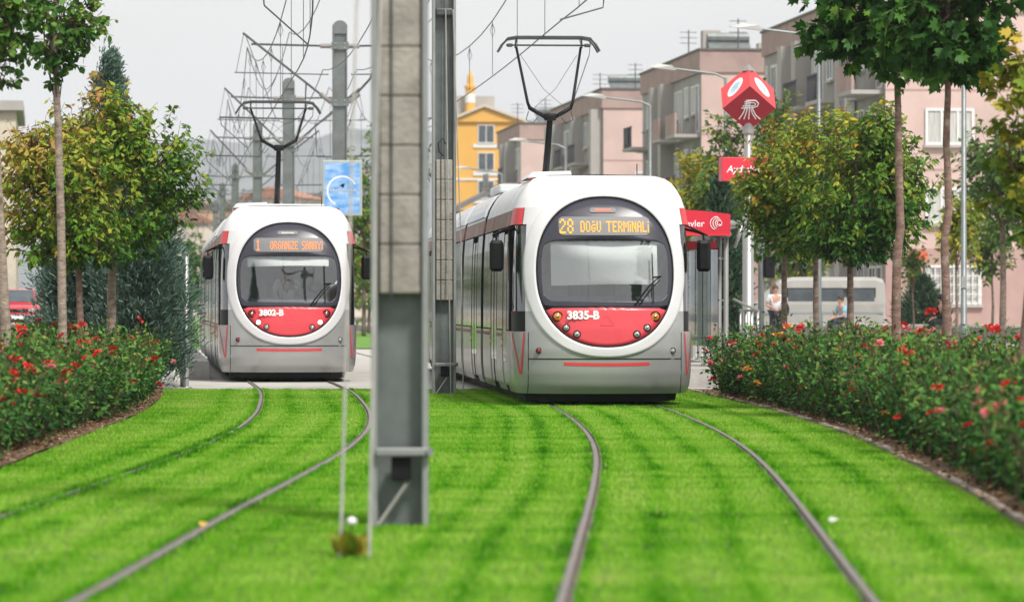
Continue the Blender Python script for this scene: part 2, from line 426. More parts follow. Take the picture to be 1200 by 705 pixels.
# ------------------------------------------------------------------ the setting
def strip(name, fl, fr, y0, y1, z, mat, step=1.0, nx=2, zf=None):
    ys = np.arange(y0, y1 + 1e-6, step)
    vs = []; fs = []
    for y in ys:
        a, b = float(fl(y)), float(fr(y))
        for k in range(nx):
            x = a + (b - a) * k / (nx - 1)
            vs.append((x, float(y), z if zf is None else zf(x, float(y))))
    for i in range(len(ys) - 1):
        for k in range(nx - 1):
            fs.append((i * nx + k, i * nx + k + 1, (i + 1) * nx + k + 1, (i + 1) * nx + k))
    return struct(mesh_obj(name, vs, fs, mat))

g = MB(); g.add([(-2600, -40, -.03), (2600, -40, -.03), (2600, 3000, -.03), (-2600, 3000, -.03)], [(0, 1, 2, 3)])
struct(g.build('ground', M['earth']))
LAWN_END = 65.3
strip('lawn', lambda y: ELx(y), lambda y: ERx(y), 2, LAWN_END, 0.0, M['turf'], 0.7)
strip('soil_bed_left', lambda y: ELx(y) - 3.6, lambda y: ELx(y), 2, 66, 0.002, M['soil'], 1.0, 8, zf=lambda x, y: 0.02 + 0.035 * fbm((x, y, 0), 2.2))
strip('soil_bed_right', lambda y: ERx(y), lambda y: ERx(y) + 3.5, 2, 66, 0.002, M['soil'], 1.0, 8, zf=lambda x, y: 0.02 + 0.035 * fbm((x, y, 3), 2.2))
strip('station_paving', lambda y: LC(y) - 5.5, lambda y: RC(y) + 5.2, LAWN_END, 126, 0.004, M['paving'], 2.0)
strip('far_lawn', lambda y: LC(y) - 4.0, lambda y: RC(y) + 4.0, 126, 418, 0.01, M['far_lawn'], 4.0, 6, zf=lambda x, y: 0.02 + 0.03 * fbm((x, y, 5), 0.5))
PV = 0.30
pv = strip('pavement_right', lambda y: max(float(RC(y)) + 5.1, -30), lambda y: float(RC(y)) + 60, 20, 330, PV, M['paving'], 3.0)
strip('pavement_right_side', lambda y: float(RC(y)) + 5.05, lambda y: float(RC(y)) + 5.1, 20, 330, 0, M['kerb'], 3.0, 2, zf=lambda x, y: 0.0 if x < float(RC(y)) + 5.075 else PV)
strip('street_right', lambda y: RC(y) + 7.4, lambda y: RC(y) + 11.0, 126, 330, PV + .004, M['asphalt'], 4.0)
strip('street_left', lambda y: LC(y) - 40, lambda y: LC(y) - 4.3, 84, 330, 0.62, M['asphalt'], 4.0)
strip('street_left_bank', lambda y: LC(y) - 4.3, lambda y: LC(y) - 3.7, 84, 330, 0, M['kerb'], 4.0, 2, zf=lambda x, y: 0.62 if x < float(LC(y)) - 4 else -0.02)

# far hills (their fading to blue is the haze between)
vs = []; fs = []; nx = 90; rows = 7
for j in range(rows):
    for i in range(nx):
        x = -900 + i * 20; t = j / (rows - 1)
        top = 121 + 9 * math.sin(x * 0.007 + 1.0) + 8 * fbm((x, 1, 0), 0.014) + 2 * fbm((x, 9, 0), .08)
        vs.append((x, 2350 + t * 400, -2 + (top + 3) * (t ** 0.8) + 3.0 * fbm((x, j * 40, 2), 0.03) * t))
for j in range(rows - 1):
    for i in range(nx - 1):
        a = j * nx + i; fs.append((a, a + 1, a + nx + 1, a + nx))
struct(mesh_obj('hills', vs, fs, M['hill'], smooth=True))

# ---- rails: grooved rail heads flush with the turf
def rail(cf, off, label):
    prof = [(-.034, 0.020), (-.030, 0.026), (.010, 0.026), (.012, 0.004), (.030, 0.004), (.033, 0.020), (.040, 0.020), (.042, -.02), (-.036, -.02)]
    ys = np.concatenate([np.arange(3, 130, 0.75), np.arange(130, 416, 5)])
    sg = 1 if off > 0 else -1
    vs = []; fs = []; mi = []; n = len(prof)
    for y in ys:
        x = float(cf(y)); s = (float(cf(y + .5)) - float(cf(y - .5)))
        L = math.hypot(1, s); nxv, nyv = 1 / L, -s / L
        for p, z in prof:
            d = off - sg * p
            vs.append((x + nxv * d, y + nyv * d, z))
    for i in range(len(ys) - 1):
        for k in range(n):
            j = (k + 1) % n
            f = (i * n + k, i * n + j, (i + 1) * n + j, (i + 1) * n + k)
            fs.append(f if sg > 0 else f[::-1]); mi.append(0 if k in (0, 1, 5) else 1)
    o = mesh_obj('tram_rail', vs, fs, None, mats=[M['rail_steel'], M['rail_web']], midx=mi)
    tag(o, label, 'rail')
GA = 0.745
rail(RC, -GA, 'grey steel rail of the tram numbered 3835-B, on its side towards the poles')
rail(RC, GA, 'grey steel rail in the turf running beside the right rose bed')
rail(LC, -GA, 'grey steel rail in the turf running beside the left rose bed')
rail(LC, GA, 'grey steel rail of the tram numbered 3802-B, on its side towards the poles')

# ---- concrete edging of the beds, each stone a piece
def edging(name, label, cf, sgn, y0, y1):
    t = thing(name, label, 'edging', (0, 0, 0))
    b = MB().box(-.032, .032, -.44, .44, -.02, .05, 0.012)
    me0 = b.build('edging_stone', M['kerb'], t)
    first = True; y = y0
    while y < y1:
        o = me0 if first else link(me0.copy(), t)
        first = False
        yc = y + .45
        s = float(cf(yc + .4)) - float(cf(yc - .4))
        o.location = (float(cf(yc)) + sgn * .05, yc, R.uniform(-.022, -.004)); o.rotation_euler = (R.uniform(-.01, .01), R.uniform(-.05, .05), -math.atan2(s, .8) + R.uniform(-.01, .01))
        y += .9
edging('bed_edging', 'low concrete edging along the right rose bed', ERx, 1, 17, 64)

# ---- grass: short mown blades, parted along the rails
def make_grass():
    rng = np.random.default_rng(3)
    n = 430000
    u = rng.random(n)
    y = 16.5 + (LAWN_END + .1 - 16.5) * u ** 1.15
    a = ELx(y) + .02; b = ERx(y) - .02
    x = a + (b - a) * rng.random(n)
    rc = x - RC(y); lc = x - LC(y)
    keep = np.ones(n, bool)
    dmin = np.full(n, 9.0)
    over = lc + GA        # here the turf has grown over the rail
    for d in (rc - GA, rc + GA, lc - GA, over):
        edge = 0.036 + 0.05 * np.abs(np.sin(y * 1.7 + 5 * np.sin(y * .6))) * rng.random(n)
        if d is over: edge = edge * np.where((y < 44) & (np.abs(np.sin(y * .9 + 2)) > .25), .25, 1.0)
        keep &= np.abs(d) > edge
        dmin = np.minimum(dmin, np.abs(d))
    keep &= ~((np.abs(x + .74) < .2) & (np.abs(y - 25.3) < .25))
    x, y, rc, lc, dmin = x[keep], y[keep], rc[keep], lc[keep], dmin[keep]
    n = len(x)
    def vnoise(px, py, sc, seed):
        # smooth value noise on a lattice
        rr = np.random.default_rng(seed).random((256, 256))
        fx = px * sc; fy = py * sc
        ix = np.floor(fx).astype(int); iy = np.floor(fy).astype(int)
        tx = fx - ix; ty = fy - iy; tx = tx * tx * (3 - 2 * tx); ty = ty * ty * (3 - 2 * ty)
        g = lambda i, j: rr[i % 256, j % 256]
        return (g(ix, iy) * (1 - tx) + g(ix + 1, iy) * tx) * (1 - ty) + (g(ix, iy + 1) * (1 - tx) + g(ix + 1, iy + 1) * tx) * ty
    n1 = vnoise(x, y * .35, 1.1, 1); n2 = vnoise(x, y * .45, 4.0, 2); n3 = vnoise(x, y, 9.0, 4)
    n4 = vnoise(x * .10, y, 3.4, 6)            # patches that run across the line of view
    band = np.zeros(n)  # mowing stripes: light off bent blades painted into the tint, blades slightly longer
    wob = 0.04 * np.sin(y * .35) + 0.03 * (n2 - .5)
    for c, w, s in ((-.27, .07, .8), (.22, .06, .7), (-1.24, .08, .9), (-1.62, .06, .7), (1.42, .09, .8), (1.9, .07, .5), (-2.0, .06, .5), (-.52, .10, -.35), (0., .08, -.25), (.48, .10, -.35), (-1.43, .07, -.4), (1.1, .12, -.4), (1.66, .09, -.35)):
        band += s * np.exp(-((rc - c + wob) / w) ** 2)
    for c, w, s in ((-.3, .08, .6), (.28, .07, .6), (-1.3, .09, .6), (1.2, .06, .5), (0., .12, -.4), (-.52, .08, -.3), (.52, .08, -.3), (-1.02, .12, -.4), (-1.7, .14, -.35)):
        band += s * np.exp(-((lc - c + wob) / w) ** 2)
    # longer fringe by the rails the mower misses, rail shade painted into its tint
    fringe = np.exp(-((dmin - .07) / .05) ** 2)
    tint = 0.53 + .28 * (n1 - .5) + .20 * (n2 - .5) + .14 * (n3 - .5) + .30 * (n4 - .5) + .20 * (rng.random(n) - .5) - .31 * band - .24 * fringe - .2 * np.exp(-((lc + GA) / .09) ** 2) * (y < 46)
    dry = rng.random(n) < .035
    tint = np.where(dry, .9 + .1 * rng.random(n), tint)
    h = (0.025 + .013 * rng.random(n)) * (.8 + .4 * n2) + .022 * fringe * rng.random(n) + .010 * band + .03 * np.exp(-((lc + GA) / .07) ** 2) * (y < 44)
    w = 0.0042 + .003 * rng.random(n) + .0000
    far = np.clip((y - 20) / 45, 0, 1)
    w = w * (1.0 + 1.1 * far)
    az = rng.random(n) * 2 * np.pi
    lean = h * (.25 + .55 * rng.random(n))
    lx = np.cos(az) * lean; ly = np.sin(az) * lean
    # width direction mostly across the view, some turned
    wa = rng.normal(0, .7, n)
    wx = np.cos(wa) * w; wy = np.sin(wa) * w
    z0 = np.full(n, -.004)
    V = np.empty((n, 3, 3), np.float32)
    V[:, 0] = np.stack([x - wx, y - wy, z0], 1)
    V[:, 1] = np.stack([x + wx, y + wy, z0], 1)
    V[:, 2] = np.stack([x + lx, y + ly, h], 1)
    me = bpy.data.meshes.new('grass')
    me.vertices.add(n * 3); me.vertices.foreach_set('co', V.ravel())
    me.loops.add(n * 3); me.loops.foreach_set('vertex_index', np.arange(n * 3, dtype=np.int32))
    me.polygons.add(n); me.polygons.foreach_set('loop_start', np.arange(0, n * 3, 3, dtype=np.int32))
    me.update(calc_edges=True)
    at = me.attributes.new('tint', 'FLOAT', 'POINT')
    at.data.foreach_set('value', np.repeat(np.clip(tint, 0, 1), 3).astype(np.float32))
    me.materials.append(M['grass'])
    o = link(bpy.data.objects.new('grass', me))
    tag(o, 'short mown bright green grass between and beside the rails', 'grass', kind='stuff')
make_grass()

# fallen leaves and a scrap of paper on the lawn
def litter(name, label, cat, x, y, c, s, rz):
    m = pmat(name + '_surface', c, .7, 0, .2)
    o = MB().add([(-s, -s * .6, .0), (s, -s * .5, .012), (s * .8, s * .6, .004), (0, s * .9, .02), (-s * .9, s * .5, .008)], [(0, 1, 2, 3, 4)]).build(name, m)
    o.location = (x, y, .042); o.rotation_euler = (.25, -.1, rz)
    tag(o, label, cat)
litter('paper_scrap', 'pale paper scrap lying against the rail by the right rose bed', 'litter', 2.10, 25.1, (.50, .52, .46), .035, .6)
litter('fallen_leaf', 'yellow fallen leaf lying by the rail of the left track', 'leaf', -1.98, 24.6, (.55, .36, .06), .032, 1.0)
litter('fallen_leaf', 'brown fallen leaf lying by the rail near the paper scrap', 'leaf', 2.19, 23.4, (.40, .24, .06), .022, 2.0)

# ---- platforms
def platform(name, label, fl, fr, y0, y1, z):
    t = thing(name, label, 'platform', (0, 0, 0))
    def slab(nm, f0, f1, z0, z1, mat, ya=y0, yb=y1):
        ys = np.arange(ya, yb + .01, (yb - ya) / max(1, round((yb - ya) / 3)))
        vs = []; fs = []
        for yy in ys:
            a, b = float(f0(yy)), float(f1(yy))
            vs += [(a, yy, z0), (b, yy, z0), (b, yy, z1), (a, yy, z1)]
        for i in range(len(ys) - 1):
            for k in range(4):
                j = (k + 1) % 4; fs.append((i * 4 + k, i * 4 + j, i * 4 + 4 + j, i * 4 + 4 + k))
        e = (len(ys) - 1) * 4
        fs += [(3, 2, 1, 0), (e, e + 1, e + 2, e + 3)]
        return mesh_obj(nm, vs, fs, mat, t)
    slab('deck', fl, fr, -.02, z, M['platform'])
    return t, slab
PLW = 1.46
tl, slab = platform('platform', 'low concrete platform edge beside the tram numbered 3802-B', lambda y: LC(y) - 4.6, lambda y: LC(y) - PLW - .30, 74, 122, .34)
y = 74.0
sl = None
while y < 121:          # edge stones along the platform face
    slab('edge_stone', lambda q: LC(q) - PLW - .297, lambda q: LC(q) - PLW, -.02, .36, M['platform'], y + .006, y + 1.19)
    y += 1.2
# ramp up to it
vs = []; fs = []
for y, z in ((66.0, .008), (74.0, .34)):
    a, b = float(LC(y)) - 4.6, float(LC(y)) - 1.98
    vs += [(a, y, -.02), (b, y, -.02), (b, y, z), (a, y, z)]
for k in range(4): fs.append((k, (k + 1) % 4, 4 + (k + 1) % 4, 4 + k))
fs += [(3, 2, 1, 0), (4, 5, 6, 7)]
ramp = mesh_obj('ramp', vs, fs, M['paving'], tl)
tr, slab = platform('platform', 'low concrete platform edge beside the tram numbered 3835-B', lambda y: RC(y) + PLW + .30, lambda y: RC(y) + 4.9, 67.0, 122, .34)
y = 67.0
while y < 121:
    slab('edge_stone', lambda q: RC(q) + PLW, lambda q: RC(q) + PLW + .297, -.02, .36, M['platform'], y + .006, y + 1.19)
    y += 1.2

# ramp railing
t = thing('ramp_railing', 'stainless steel railing with slim posts beside the ramp and blue-green conifer', 'railing', (0, 0, 0))
pts = []
for y in (66.7, 69.2, 71.6, 73.8):
    x = float(LC(y)) - 2.05; z0 = .008 + (y - 66) / 8 * .33
    MB().tube([(x, y, z0 - .02), (x, y, z0 + 1.02)], .035, 10).build('post', M['brushed'], t, True)
    pts.append((x, y, z0))
for dz in (1.02, .55):
    MB().tube([(p[0], p[1], p[2] + dz) for p in pts], .024, 8).build('handrail', M['brushed'], t, True)
sp = thing('slim_pole', 'slim stainless pole standing at the foot of the ramp', 'pole', (float(LC(66.5)) - 1.98, 66.5, 0))
MB().lathe([(.10, 0), (.10, .03), (.045, .035), (.045, 2.35), (.02, 2.37)], n=12).build('shaft', M['brushed'], sp, True)
MB().box(-.07, .07, -.07, .07, .0, .012).build('foot_plate', M['brushed'], sp)

# ------------------------------------------------------------------ trams
LED = {
 'D': "1110 1001 1001 1001 1001 1001 1110", 'O': "0110 1001 1001 1001 1001 1001 0110", 'U': "1001 1001 1001 1001 1001 1001 0110",
 'g': "0110 0000 0111 1000 1011 1001 0110", 'T': "11111 00100 00100 00100 00100 00100 00100", 'E': "1111 1000 1000 1110 1000 1000 1111",
 'R': "1110 1001 1001 1110 1010 1001 1001", 'M': "10001 11011 10101 10101 10001 10001 10001", 'i': "1 0 1 1 1 1 1",
 'N': "1001 1101 1101 1011 1011 1001 1001", 'A': "0110 1001 1001 1111 1001 1001 1001", 'L': "1000 1000 1000 1000 1000 1000 1111",
 'G': "0110 1001 1000 1011 1001 1001 0110", 'Z': "1111 0001 0010 0010 0100 1000 1111", 'S': "0111 1000 1000 0110 0001 0001 1110",
 'Y': "10001 10001 01010 00100 00100 00100 00100", '1': "010 110 010 010 010 010 111", '2': "0110 1001 0001 0010 0100 1000 1111",
 '8': "0110 1001 1001 0110 1001 1001 0110", ' ': "000 000 000 000 000 000 000"}

PROF = [(.19, 1.235), (.30, 1.275), (.48, 1.295), (.68, 1.30), (1.07, 1.30), (1.36, 1.30), (1.9, 1.295), (2.3, 1.283), (2.60, 1.262), (2.84, 1.222), (2.98, 1.175), (3.10, 1.11), (3.20, 1.035), (3.27, .95), (3.315, .84), (3.335, .70)]
PZ = np.array([p[0] for p in PROF]); PW = np.array([p[1] for p in PROF])
RK = [(.19, .16), (.30, .07), (.48, .02), (.8, 0), (1.1, .015), (1.4, .055), (1.8, .14), (2.2, .255), (2.6, .41), (2.84, .535), (3.0, .66), (3.12, .80), (3.2, .95), (3.27, 1.14), (3.315, 1.36), (3.335, 1.6)]
RZ = np.array([p[0] for p in RK]); RY = np.array([p[1] for p in RK])
wz = lambda z: float(np.interp(z, PZ, PW))
rk = lambda z: float(np.interp(z, RZ, RY))
NN = 2.7; YE = 2.0
nose_e = lambda z: max(1.12, rk(z) + .12)
def nose_y(x, z):
    r = min(.9999, abs(x) / wz(z))
    return rk(z) + (nose_e(z) - rk(z)) * (1 - (1 - r ** NN) ** (1 / NN))
# ring and glass outlines on the front
EC = 1.93
def oval(a, zlo, zhi, n=72, e=2.25, zc=EC):
    out = []
    for k in range(n):
        t = 2 * math.pi * k / n
        c, s = math.cos(t), math.sin(t)
        x = a * math.copysign(abs(c) ** (2 / e), c)
        q = math.copysign(abs(s) ** (2 / e), s)
        out.append((x, zc + q * ((zhi - zc) if s > 0 else (zc - zlo))))
    return out
IN_A, IN_LO, IN_HI = .985, .845, 3.00
OUT_A, OUT_LO, OUT_HI = 1.155, .705, 3.17
def inside_in(x, z, k=1.0):
    b = (IN_HI - EC) if z > EC else (EC - IN_LO)
    return (abs(x) / (IN_A * k)) ** 2.25 + (abs(z - EC) / (b * k)) ** 2.25 < 1

def ray_outline(outline, c, angs):
    """resample a star-shaped outline about c at the given angles"""
    pa = [(math.atan2(z - c[1], x - c[0]) % (2 * math.pi), math.hypot(x - c[0], z - c[1])) for x, z in outline]
    # dense resample
    dense = []
    n = len(outline)
    for i in range(n):
        x0, z0 = outline[i]; x1, z1 = outline[(i + 1) % n]
        for q in range(12):
            x = x0 + (x1 - x0) * q / 12; z = z0 + (z1 - z0) * q / 12
            dense.append((math.atan2(z - c[1], x - c[0]) % (2 * math.pi), math.hypot(x - c[0], z - c[1])))
    dense.sort()
    A = np.array([d[0] for d in dense]); D = np.array([d[1] for d in dense])
    A = np.concatenate([A[-3:] - 2 * math.pi, A, A[:3] + 2 * math.pi]); D = np.concatenate([D[-3:], D, D[:3]])
    rr = np.interp(angs, A, D)
    return [(c[0] + r * math.cos(t), c[1] + r * math.sin(t)) for r, t in zip(rr, angs)]

def conform(inner, outer, rings, off, skirt=0.03, fan=False):
    """a band (or a filled disc) lying on the nose, off metres proud, its rims turned back into the body"""
    n = len(outer); vs = []; fs = []
    seq = []
    if skirt: seq.append(('o', 1.0, off - skirt))
    for k in range(rings + 1):
        seq.append(('m', 1 - k / rings, off))
    if skirt and not fan: seq.append(('o', 0.0, off - skirt))
    for kind, t, of in seq:
        for (xi, zi), (xo, zo) in zip(inner, outer):
            x = xi + (xo - xi) * t; z = zi + (zo - zi) * t
            vs.append((x, nose_y(x, z) - of, z))
    for k in range(len(seq) - 1):
        for i in range(n):
            j = (i + 1) % n
            fs.append((k * n + i, k * n + j, k * n + n + j, k * n + n + i))
    return vs, fs

def conform_poly(outline, off, skirt=0.02, rings=4):
    cx = sum(p[0] for p in outline) / len(outline); cz = sum(p[1] for p in outline) / len(outline)
    inner = [(cx + (x - cx) * .001, cz + (z - cz) * .001) for x, z in outline]
    return conform(inner, outline, rings, off, skirt, fan=True)

def conform_grid(x0, x1, z0, z1, off, cut, nx=40, nz=8):
    """rectangle with rounded corners laid on the nose as a fine grid"""
    vs = []; fs = []
    for j in range(nz + 1):
        z = z0 + (z1 - z0) * j / nz; e = min(z - z0, z1 - z)
        c = cut - math.sqrt(max(0, cut ** 2 - (cut - e) ** 2)) if e < cut else 0
        for i in range(nx + 1):
            x = x0 + c + (x1 - x0 - 2 * c) * i / nx; vs.append((x, nose_y(x, z) - off, z))
    for j in range(nz):
        for i in range(nx): a = j * (nx + 1) + i; fs.append((a, a + 1, a + nx + 2, a + nx + 1))
    return vs, fs

def rrect(x0, x1, z0, z1, r, n=5):
    out = []
    for cx, cz, a0 in ((x1 - r, z1 - r, 0), (x0 + r, z1 - r, 90), (x0 + r, z0 + r, 180), (x1 - r, z0 + r, 270)):
        for k in range(n + 1):
            a = math.radians(a0 + 90 * k / n)
            out.append((cx + r * math.cos(a), cz + r * math.sin(a)))
    return out

def pane_outline():
    out = []
    def lim(z):
        b = (IN_HI - EC) if z > EC else (EC - IN_LO)
        return min(.905, IN_A * (1 - (abs(z - EC) / b) ** 2.25) ** (1 / 2.25) - .075)
    zs = np.linspace(1.505, 2.355, 16)
    right = []
    for z in zs:
        x = lim(z)
        e = min(z - 1.505, 2.355 - z)
        if e < .09: x -= .09 - math.sqrt(max(0, .09 ** 2 - (.09 - e) ** 2))
        right.append((x, float(z)))
    return right + [(-x, z) for x, z in right[::-1]]

def make_tram(label, route, number, loc, rotz, lit, led_mat, L=32.6, panto_y=11.0, panto_z=6.0):
    T = thing('tram', label, 'tram', loc, rotz)
    # --- nose shell as a grid, split into its panels
    ratios = list(np.linspace(0, .85, 23)) + [.87, .89, .91, .93, .95, .965, .98, .99, .996, 1.0, 1.001]
    cols = [-r for r in ratios[:0:-1]] + ratios
    zs = sorted(set([round(float(v), 4) for v in np.linspace(.19, 3.0, 66)] + [.19, .68, 1.07, 1.36, 2.60, 2.84, 3.0, 3.05, 3.1, 3.15, 3.2, 3.24, 3.27, 3.295, 3.315, 3.327, 3.335]))
    zs = [z for i, z in enumerate(zs) if i == 0 or z - zs[i - 1] > .008 or z in (.68, 1.07, 1.36, 2.60, 2.84)]
    def P(z, r, inset=0.0):
        w = wz(z)
        a = abs(r)
        x = w * r
        if a > 1: x = w * math.copysign(1, r); yy = max(1.6, nose_e(z))
        else: yy = rk(z) + (nose_e(z) - rk(z)) * (1 - (1 - min(a, 1) ** NN) ** (1 / NN))
        return (x * (1 - inset), yy + inset * .8, z)
    G = {}
    for i in range(len(zs) - 1):
        zc = (zs[i] + zs[i + 1]) / 2
        for j in range(len(cols) - 1):
            r = (abs(cols[j]) + abs(cols[j + 1])) / 2; sd = 'R' if cols[j] + cols[j + 1] > 0 else 'L'
            x = wz(zc) * r
            if inside_in(x, zc, 1.06): continue
            if zc < .68: k = 'bumper_shell'
            elif zc < 1.07: k = 'lower_shell'
            elif zc < 1.36: k = 'lower_front' if r < .87 else 'black_panel' + sd
            elif zc < 2.60: k = 'front_shell' + sd if r < .87 else 'corner_window' + sd
            elif zc < 2.84: k = 'front_shell' + sd if r < .915 else 'red_corner' + sd
            else: k = 'roof_dome'
            inset = .028 if k[:6] in ('corner', 'black_') else 0.0
            G.setdefault(k, []).append([P(zs[i], cols[j], inset), P(zs[i], cols[j + 1], inset), P(zs[i + 1], cols[j + 1], inset), P(zs[i + 1], cols[j], inset)])
    def quads(name, qs, mat, par=T, smooth=True):
        idx = {}; vs = []; fs = []
        for q in qs:
            f = []
            for p in q:
                key = (round(p[0], 4), round(p[1], 4), round(p[2], 4))
                if key not in idx: idx[key] = len(vs); vs.append(p)
                f.append(idx[key])
            fs.append(tuple(f))
        return mesh_obj(name, vs, fs, mat, par, smooth)
    quads('bumper_shell', G['bumper_shell'], M['silver'])
    quads('lower_shell', G['lower_shell'] + G.get('lower_front', []), M['silver'])
    quads('roof_dome', G['roof_dome'], M['white_paint'])
    for s in 'LR':
        quads('front_shell', G['front_shell' + s], M['white_paint'])
        quads('corner_window', G['corner_window' + s], M['corner_pane'])
        quads('corner_panel', G['black_panel' + s], M['black'])
        quads('red_corner', [[(p[0] * 1.006, p[1] - .004, p[2]) for p in q] for q in G['red_corner' + s]], M['sign_bright_red'])
        sg = -1 if s == 'L' else 1
        # dark eave under the red corner and the pillar behind the corner window
        m = MB(); e = []
        for r in (.90, .93, .96, .98, .995):
            p = P(2.60, sg * r); e.append(p)
        for a, b in zip(e[:-1], e[1:]):
            m.add([a, b, (b[0] * .93, b[1] + .02, 2.585), (a[0] * .93, a[1] + .05, 2.585)], [(0, 1, 2, 3)])
            m.add([(a[0] * .955, a[1] + .035, 2.60), (b[0] * .955, b[1] + .03, 2.60), (b[0] * .955, b[1] + .03, 2.44), (a[0] * .955, a[1] + .035, 2.48)], [(0, 1, 2, 3)])
        m.build('eave', M['black'], T)
        MB().box(sg * 1.262 - .03, sg * 1.262 + .03, 1.56, 1.74, 1.07, 2.6, .01).build('pillar', M['rubber'], T)
    # panel seams on the bumper
    m = MB()
    for sg in (-1, 1):
        ps = [(sg * 1.09, z) for z in (.20, .30, .42, .55, .68, .85, 1.06)]
        m.tube([(x, nose_y(x, z) + .002, z) for x, z in ps], .007, 5)
    m.tube([(x, nose_y(x, .685) + .001, .685) for x in np.linspace(-1.09, 1.09, 25)], .009, 5)
    m.build('panel_seam', M['rubber'], T)
    # red stripe and the V marks
    zst = .605
    o = []
    xs = np.linspace(-.61, .61, 21)
    out = [(x, zst + .022 + .012 * (x / .6) ** 2) for x in xs] + [(x, zst - .022 + .012 * (x / .6) ** 2) for x in xs[::-1]]
    vs = [(x, nose_y(x, z) - .005, z) for x, z in out]; n = len(xs)
    mesh_obj('bumper_stripe', vs, [(i, i + 1, 2 * n - 2 - i, 2 * n - 1 - i) for i in range(n - 1)], M['red_paint'], T)
    for sg in (-1, 1):
        def cp(r, z):
            p = P(z, sg * r); return (p[0] * 1.004, p[1] - .004, p[2])
        def bar(name, r0, z0, r1, z1, dr):
            q = []
            for k in range(7):
                f0 = k / 6
                q.append((cp(r0 + (r1 - r0) * f0, z0 + (z1 - z0) * f0), cp(r0 + dr + (r1 - r0) * f0, z0 + (z1 - z0) * f0)))
            vs = [p for pr in q for p in pr]
            mesh_obj(name, vs, [(2 * k, 2 * k + 1, 2 * k + 3, 2 * k + 2) for k in range(6)], M['red_paint'], T)
        bar('chevron_bar', .872, 1.055, .905, .46, .017)
        bar('chevron_bar', .992, 1.055, .918, .46, .010)
    # white oval ring, gasket, dark glass border, pane, red panel
    angs = np.linspace(0, 2 * math.pi, 97)[:-1]
    inn = ray_outline(oval(IN_A, IN_LO, IN_HI), (0, EC), angs); out = ray_outline(oval(OUT_A, OUT_LO, OUT_HI), (0, EC), angs)
    vs, fs = conform(inn, out, 5, .022, .04); mesh_obj('oval_surround', vs, fs, M['white_paint'], T, True)
    g_in = ray_outline(oval(IN_A - .022, IN_LO + .022, IN_HI - .022), (0, EC), angs)
    vs, fs = conform(g_in, ray_outline(oval(IN_A + .001, IN_LO - .001, IN_HI + .001), (0, EC), angs), 1, .012, .04); mesh_obj('gasket', vs, fs, M['rubber'], T, True)
    SPL = 1.425
    gl = oval(IN_A - .018, IN_LO + .018, IN_HI - .018, 240)
    up = [p for p in gl if p[1] > SPL]; lo = [p for p in gl if p[1] < SPL - .006]
    cu = (0, 1.95)
    wsO = ray_outline(up, cu, angs); pane = ray_outline(pane_outline(), cu, angs)
    vs, fs = conform(pane, wsO, 5, .004, .02); mesh_obj('windscreen_border', vs, fs, M['frit'], T, True)
    ws = mesh_obj('windscreen', *conform_poly(ray_outline(pane_outline(), cu, angs), .002, 0, 6), M['pane'], T, True)
    cl = (0, 1.2)
    lo_r = ray_outline(lo, cl, angs)
    vs, fs = conform_poly(lo_r, .006, .02, 6); mesh_obj('red_panel', vs, fs, M['salmon_paint'], T, True)
    # warning triangle embossed on the red panel
    yv = lambda x, z, o=.006: (x, nose_y(x, z) - o, z)
    m = MB(); m.tube([yv(-.10, 1.16), yv(.10, 1.16)], .006, 5); m.tube([yv(-.10, 1.16), yv(0, 1.29), yv(.10, 1.16)], .004, 5)
    m.build('hatch_mark', M['salmon_paint'], T)
    # lamps
    def lamp(name, x, z, r, lens):
        m = MB()
        mt = Matrix.Translation((x, nose_y(x, z) - .004, z)) @ Matrix.Rotation(math.radians(90), 4, 'X')
        prof = [(r * 1.22, 0.0), (r * 1.22, .016), (r * .98, .022), (r * .95, .010)]
        b = MB().lathe(prof, n=20); hous = MB().add(b.v, b.f[:-2], mt).build(name, M['rubber'], T, True)
        c = MB().lathe([(r * .96, .006), (r * .93, .014), (r * .6, .020), (r * .25, .023)], n=20)
        MB().add(c.v, c.f, mt).build('lens', lens, hous, True)
        if lens is not M['lamp_on'] and r > .04:
            d = MB().lathe([(r * .42, .019), (r * .36, .026), (r * .1, .027)], n=14); MB().add(d.v, d.f, mt).build('bulb', M['chrome'], hous, True)
    for sg in (-1, 1):
        lamp('indicator_lamp', sg * .695, 1.285, .062, M['red_lens'] if lit else M['amber'])
        lamp('headlamp', sg * .575, 1.125, .045, M['lamp_on'] if lit else M['lens'])
        lamp('headlamp', sg * .425, 1.035, .045, M['lens'])
        lamp('fog_lamp', sg * .955, .80, .036, M['red_lens'] if sg < 0 else M['lens'])
    # number, display, marker lamp
    text_mesh('number', number, .158, M['white_text'], T, (-.565, nose_y(-.35, 1.30) - .026, 1.252), (math.radians(86), 0, 0), 'LEFT', .002, 0, .0075)
    brd = rrect(-.655, .645, 2.44, 2.705, .05)
    board = mesh_obj('display', *conform_grid(-.655, .645, 2.44, 2.705, .014, .05), M['led_board'], T)
    num, dest = route
    def led_text(s, x0, zb, pw, ph):
        x = x0
        for ch in s:
            rows = LED[ch].split(); m = MB()
            for r, row in enumerate(rows):
                for c, b in enumerate(row):
                    if b == '1':
                        px, pz = x + c * pw, zb + (6 - r) * ph
                        yy = nose_y(px, pz) - .020
                        m.add([(px, yy, pz), (px + pw * .93, yy, pz), (px + pw * .93, yy + .004, pz + ph * .86), (px, yy + .004, pz + ph * .86)], [(0, 1, 2, 3)])
            if m.v: m.build('letter', led_mat, board)
            x += (len(rows[0]) + 1) * pw
        return x
    wch = lambda s: sum(len(LED[c].split()[0]) + 1 for c in s) - 1
    led_text(num, -.64 if len(num) > 1 else -.60, 2.465, .0215 if len(num) > 1 else .018, .030)
    k = .98 / wch(dest) if len(dest) > 13 else .93 / wch(dest)
    led_text(dest, -.345, 2.485, k, .0225)
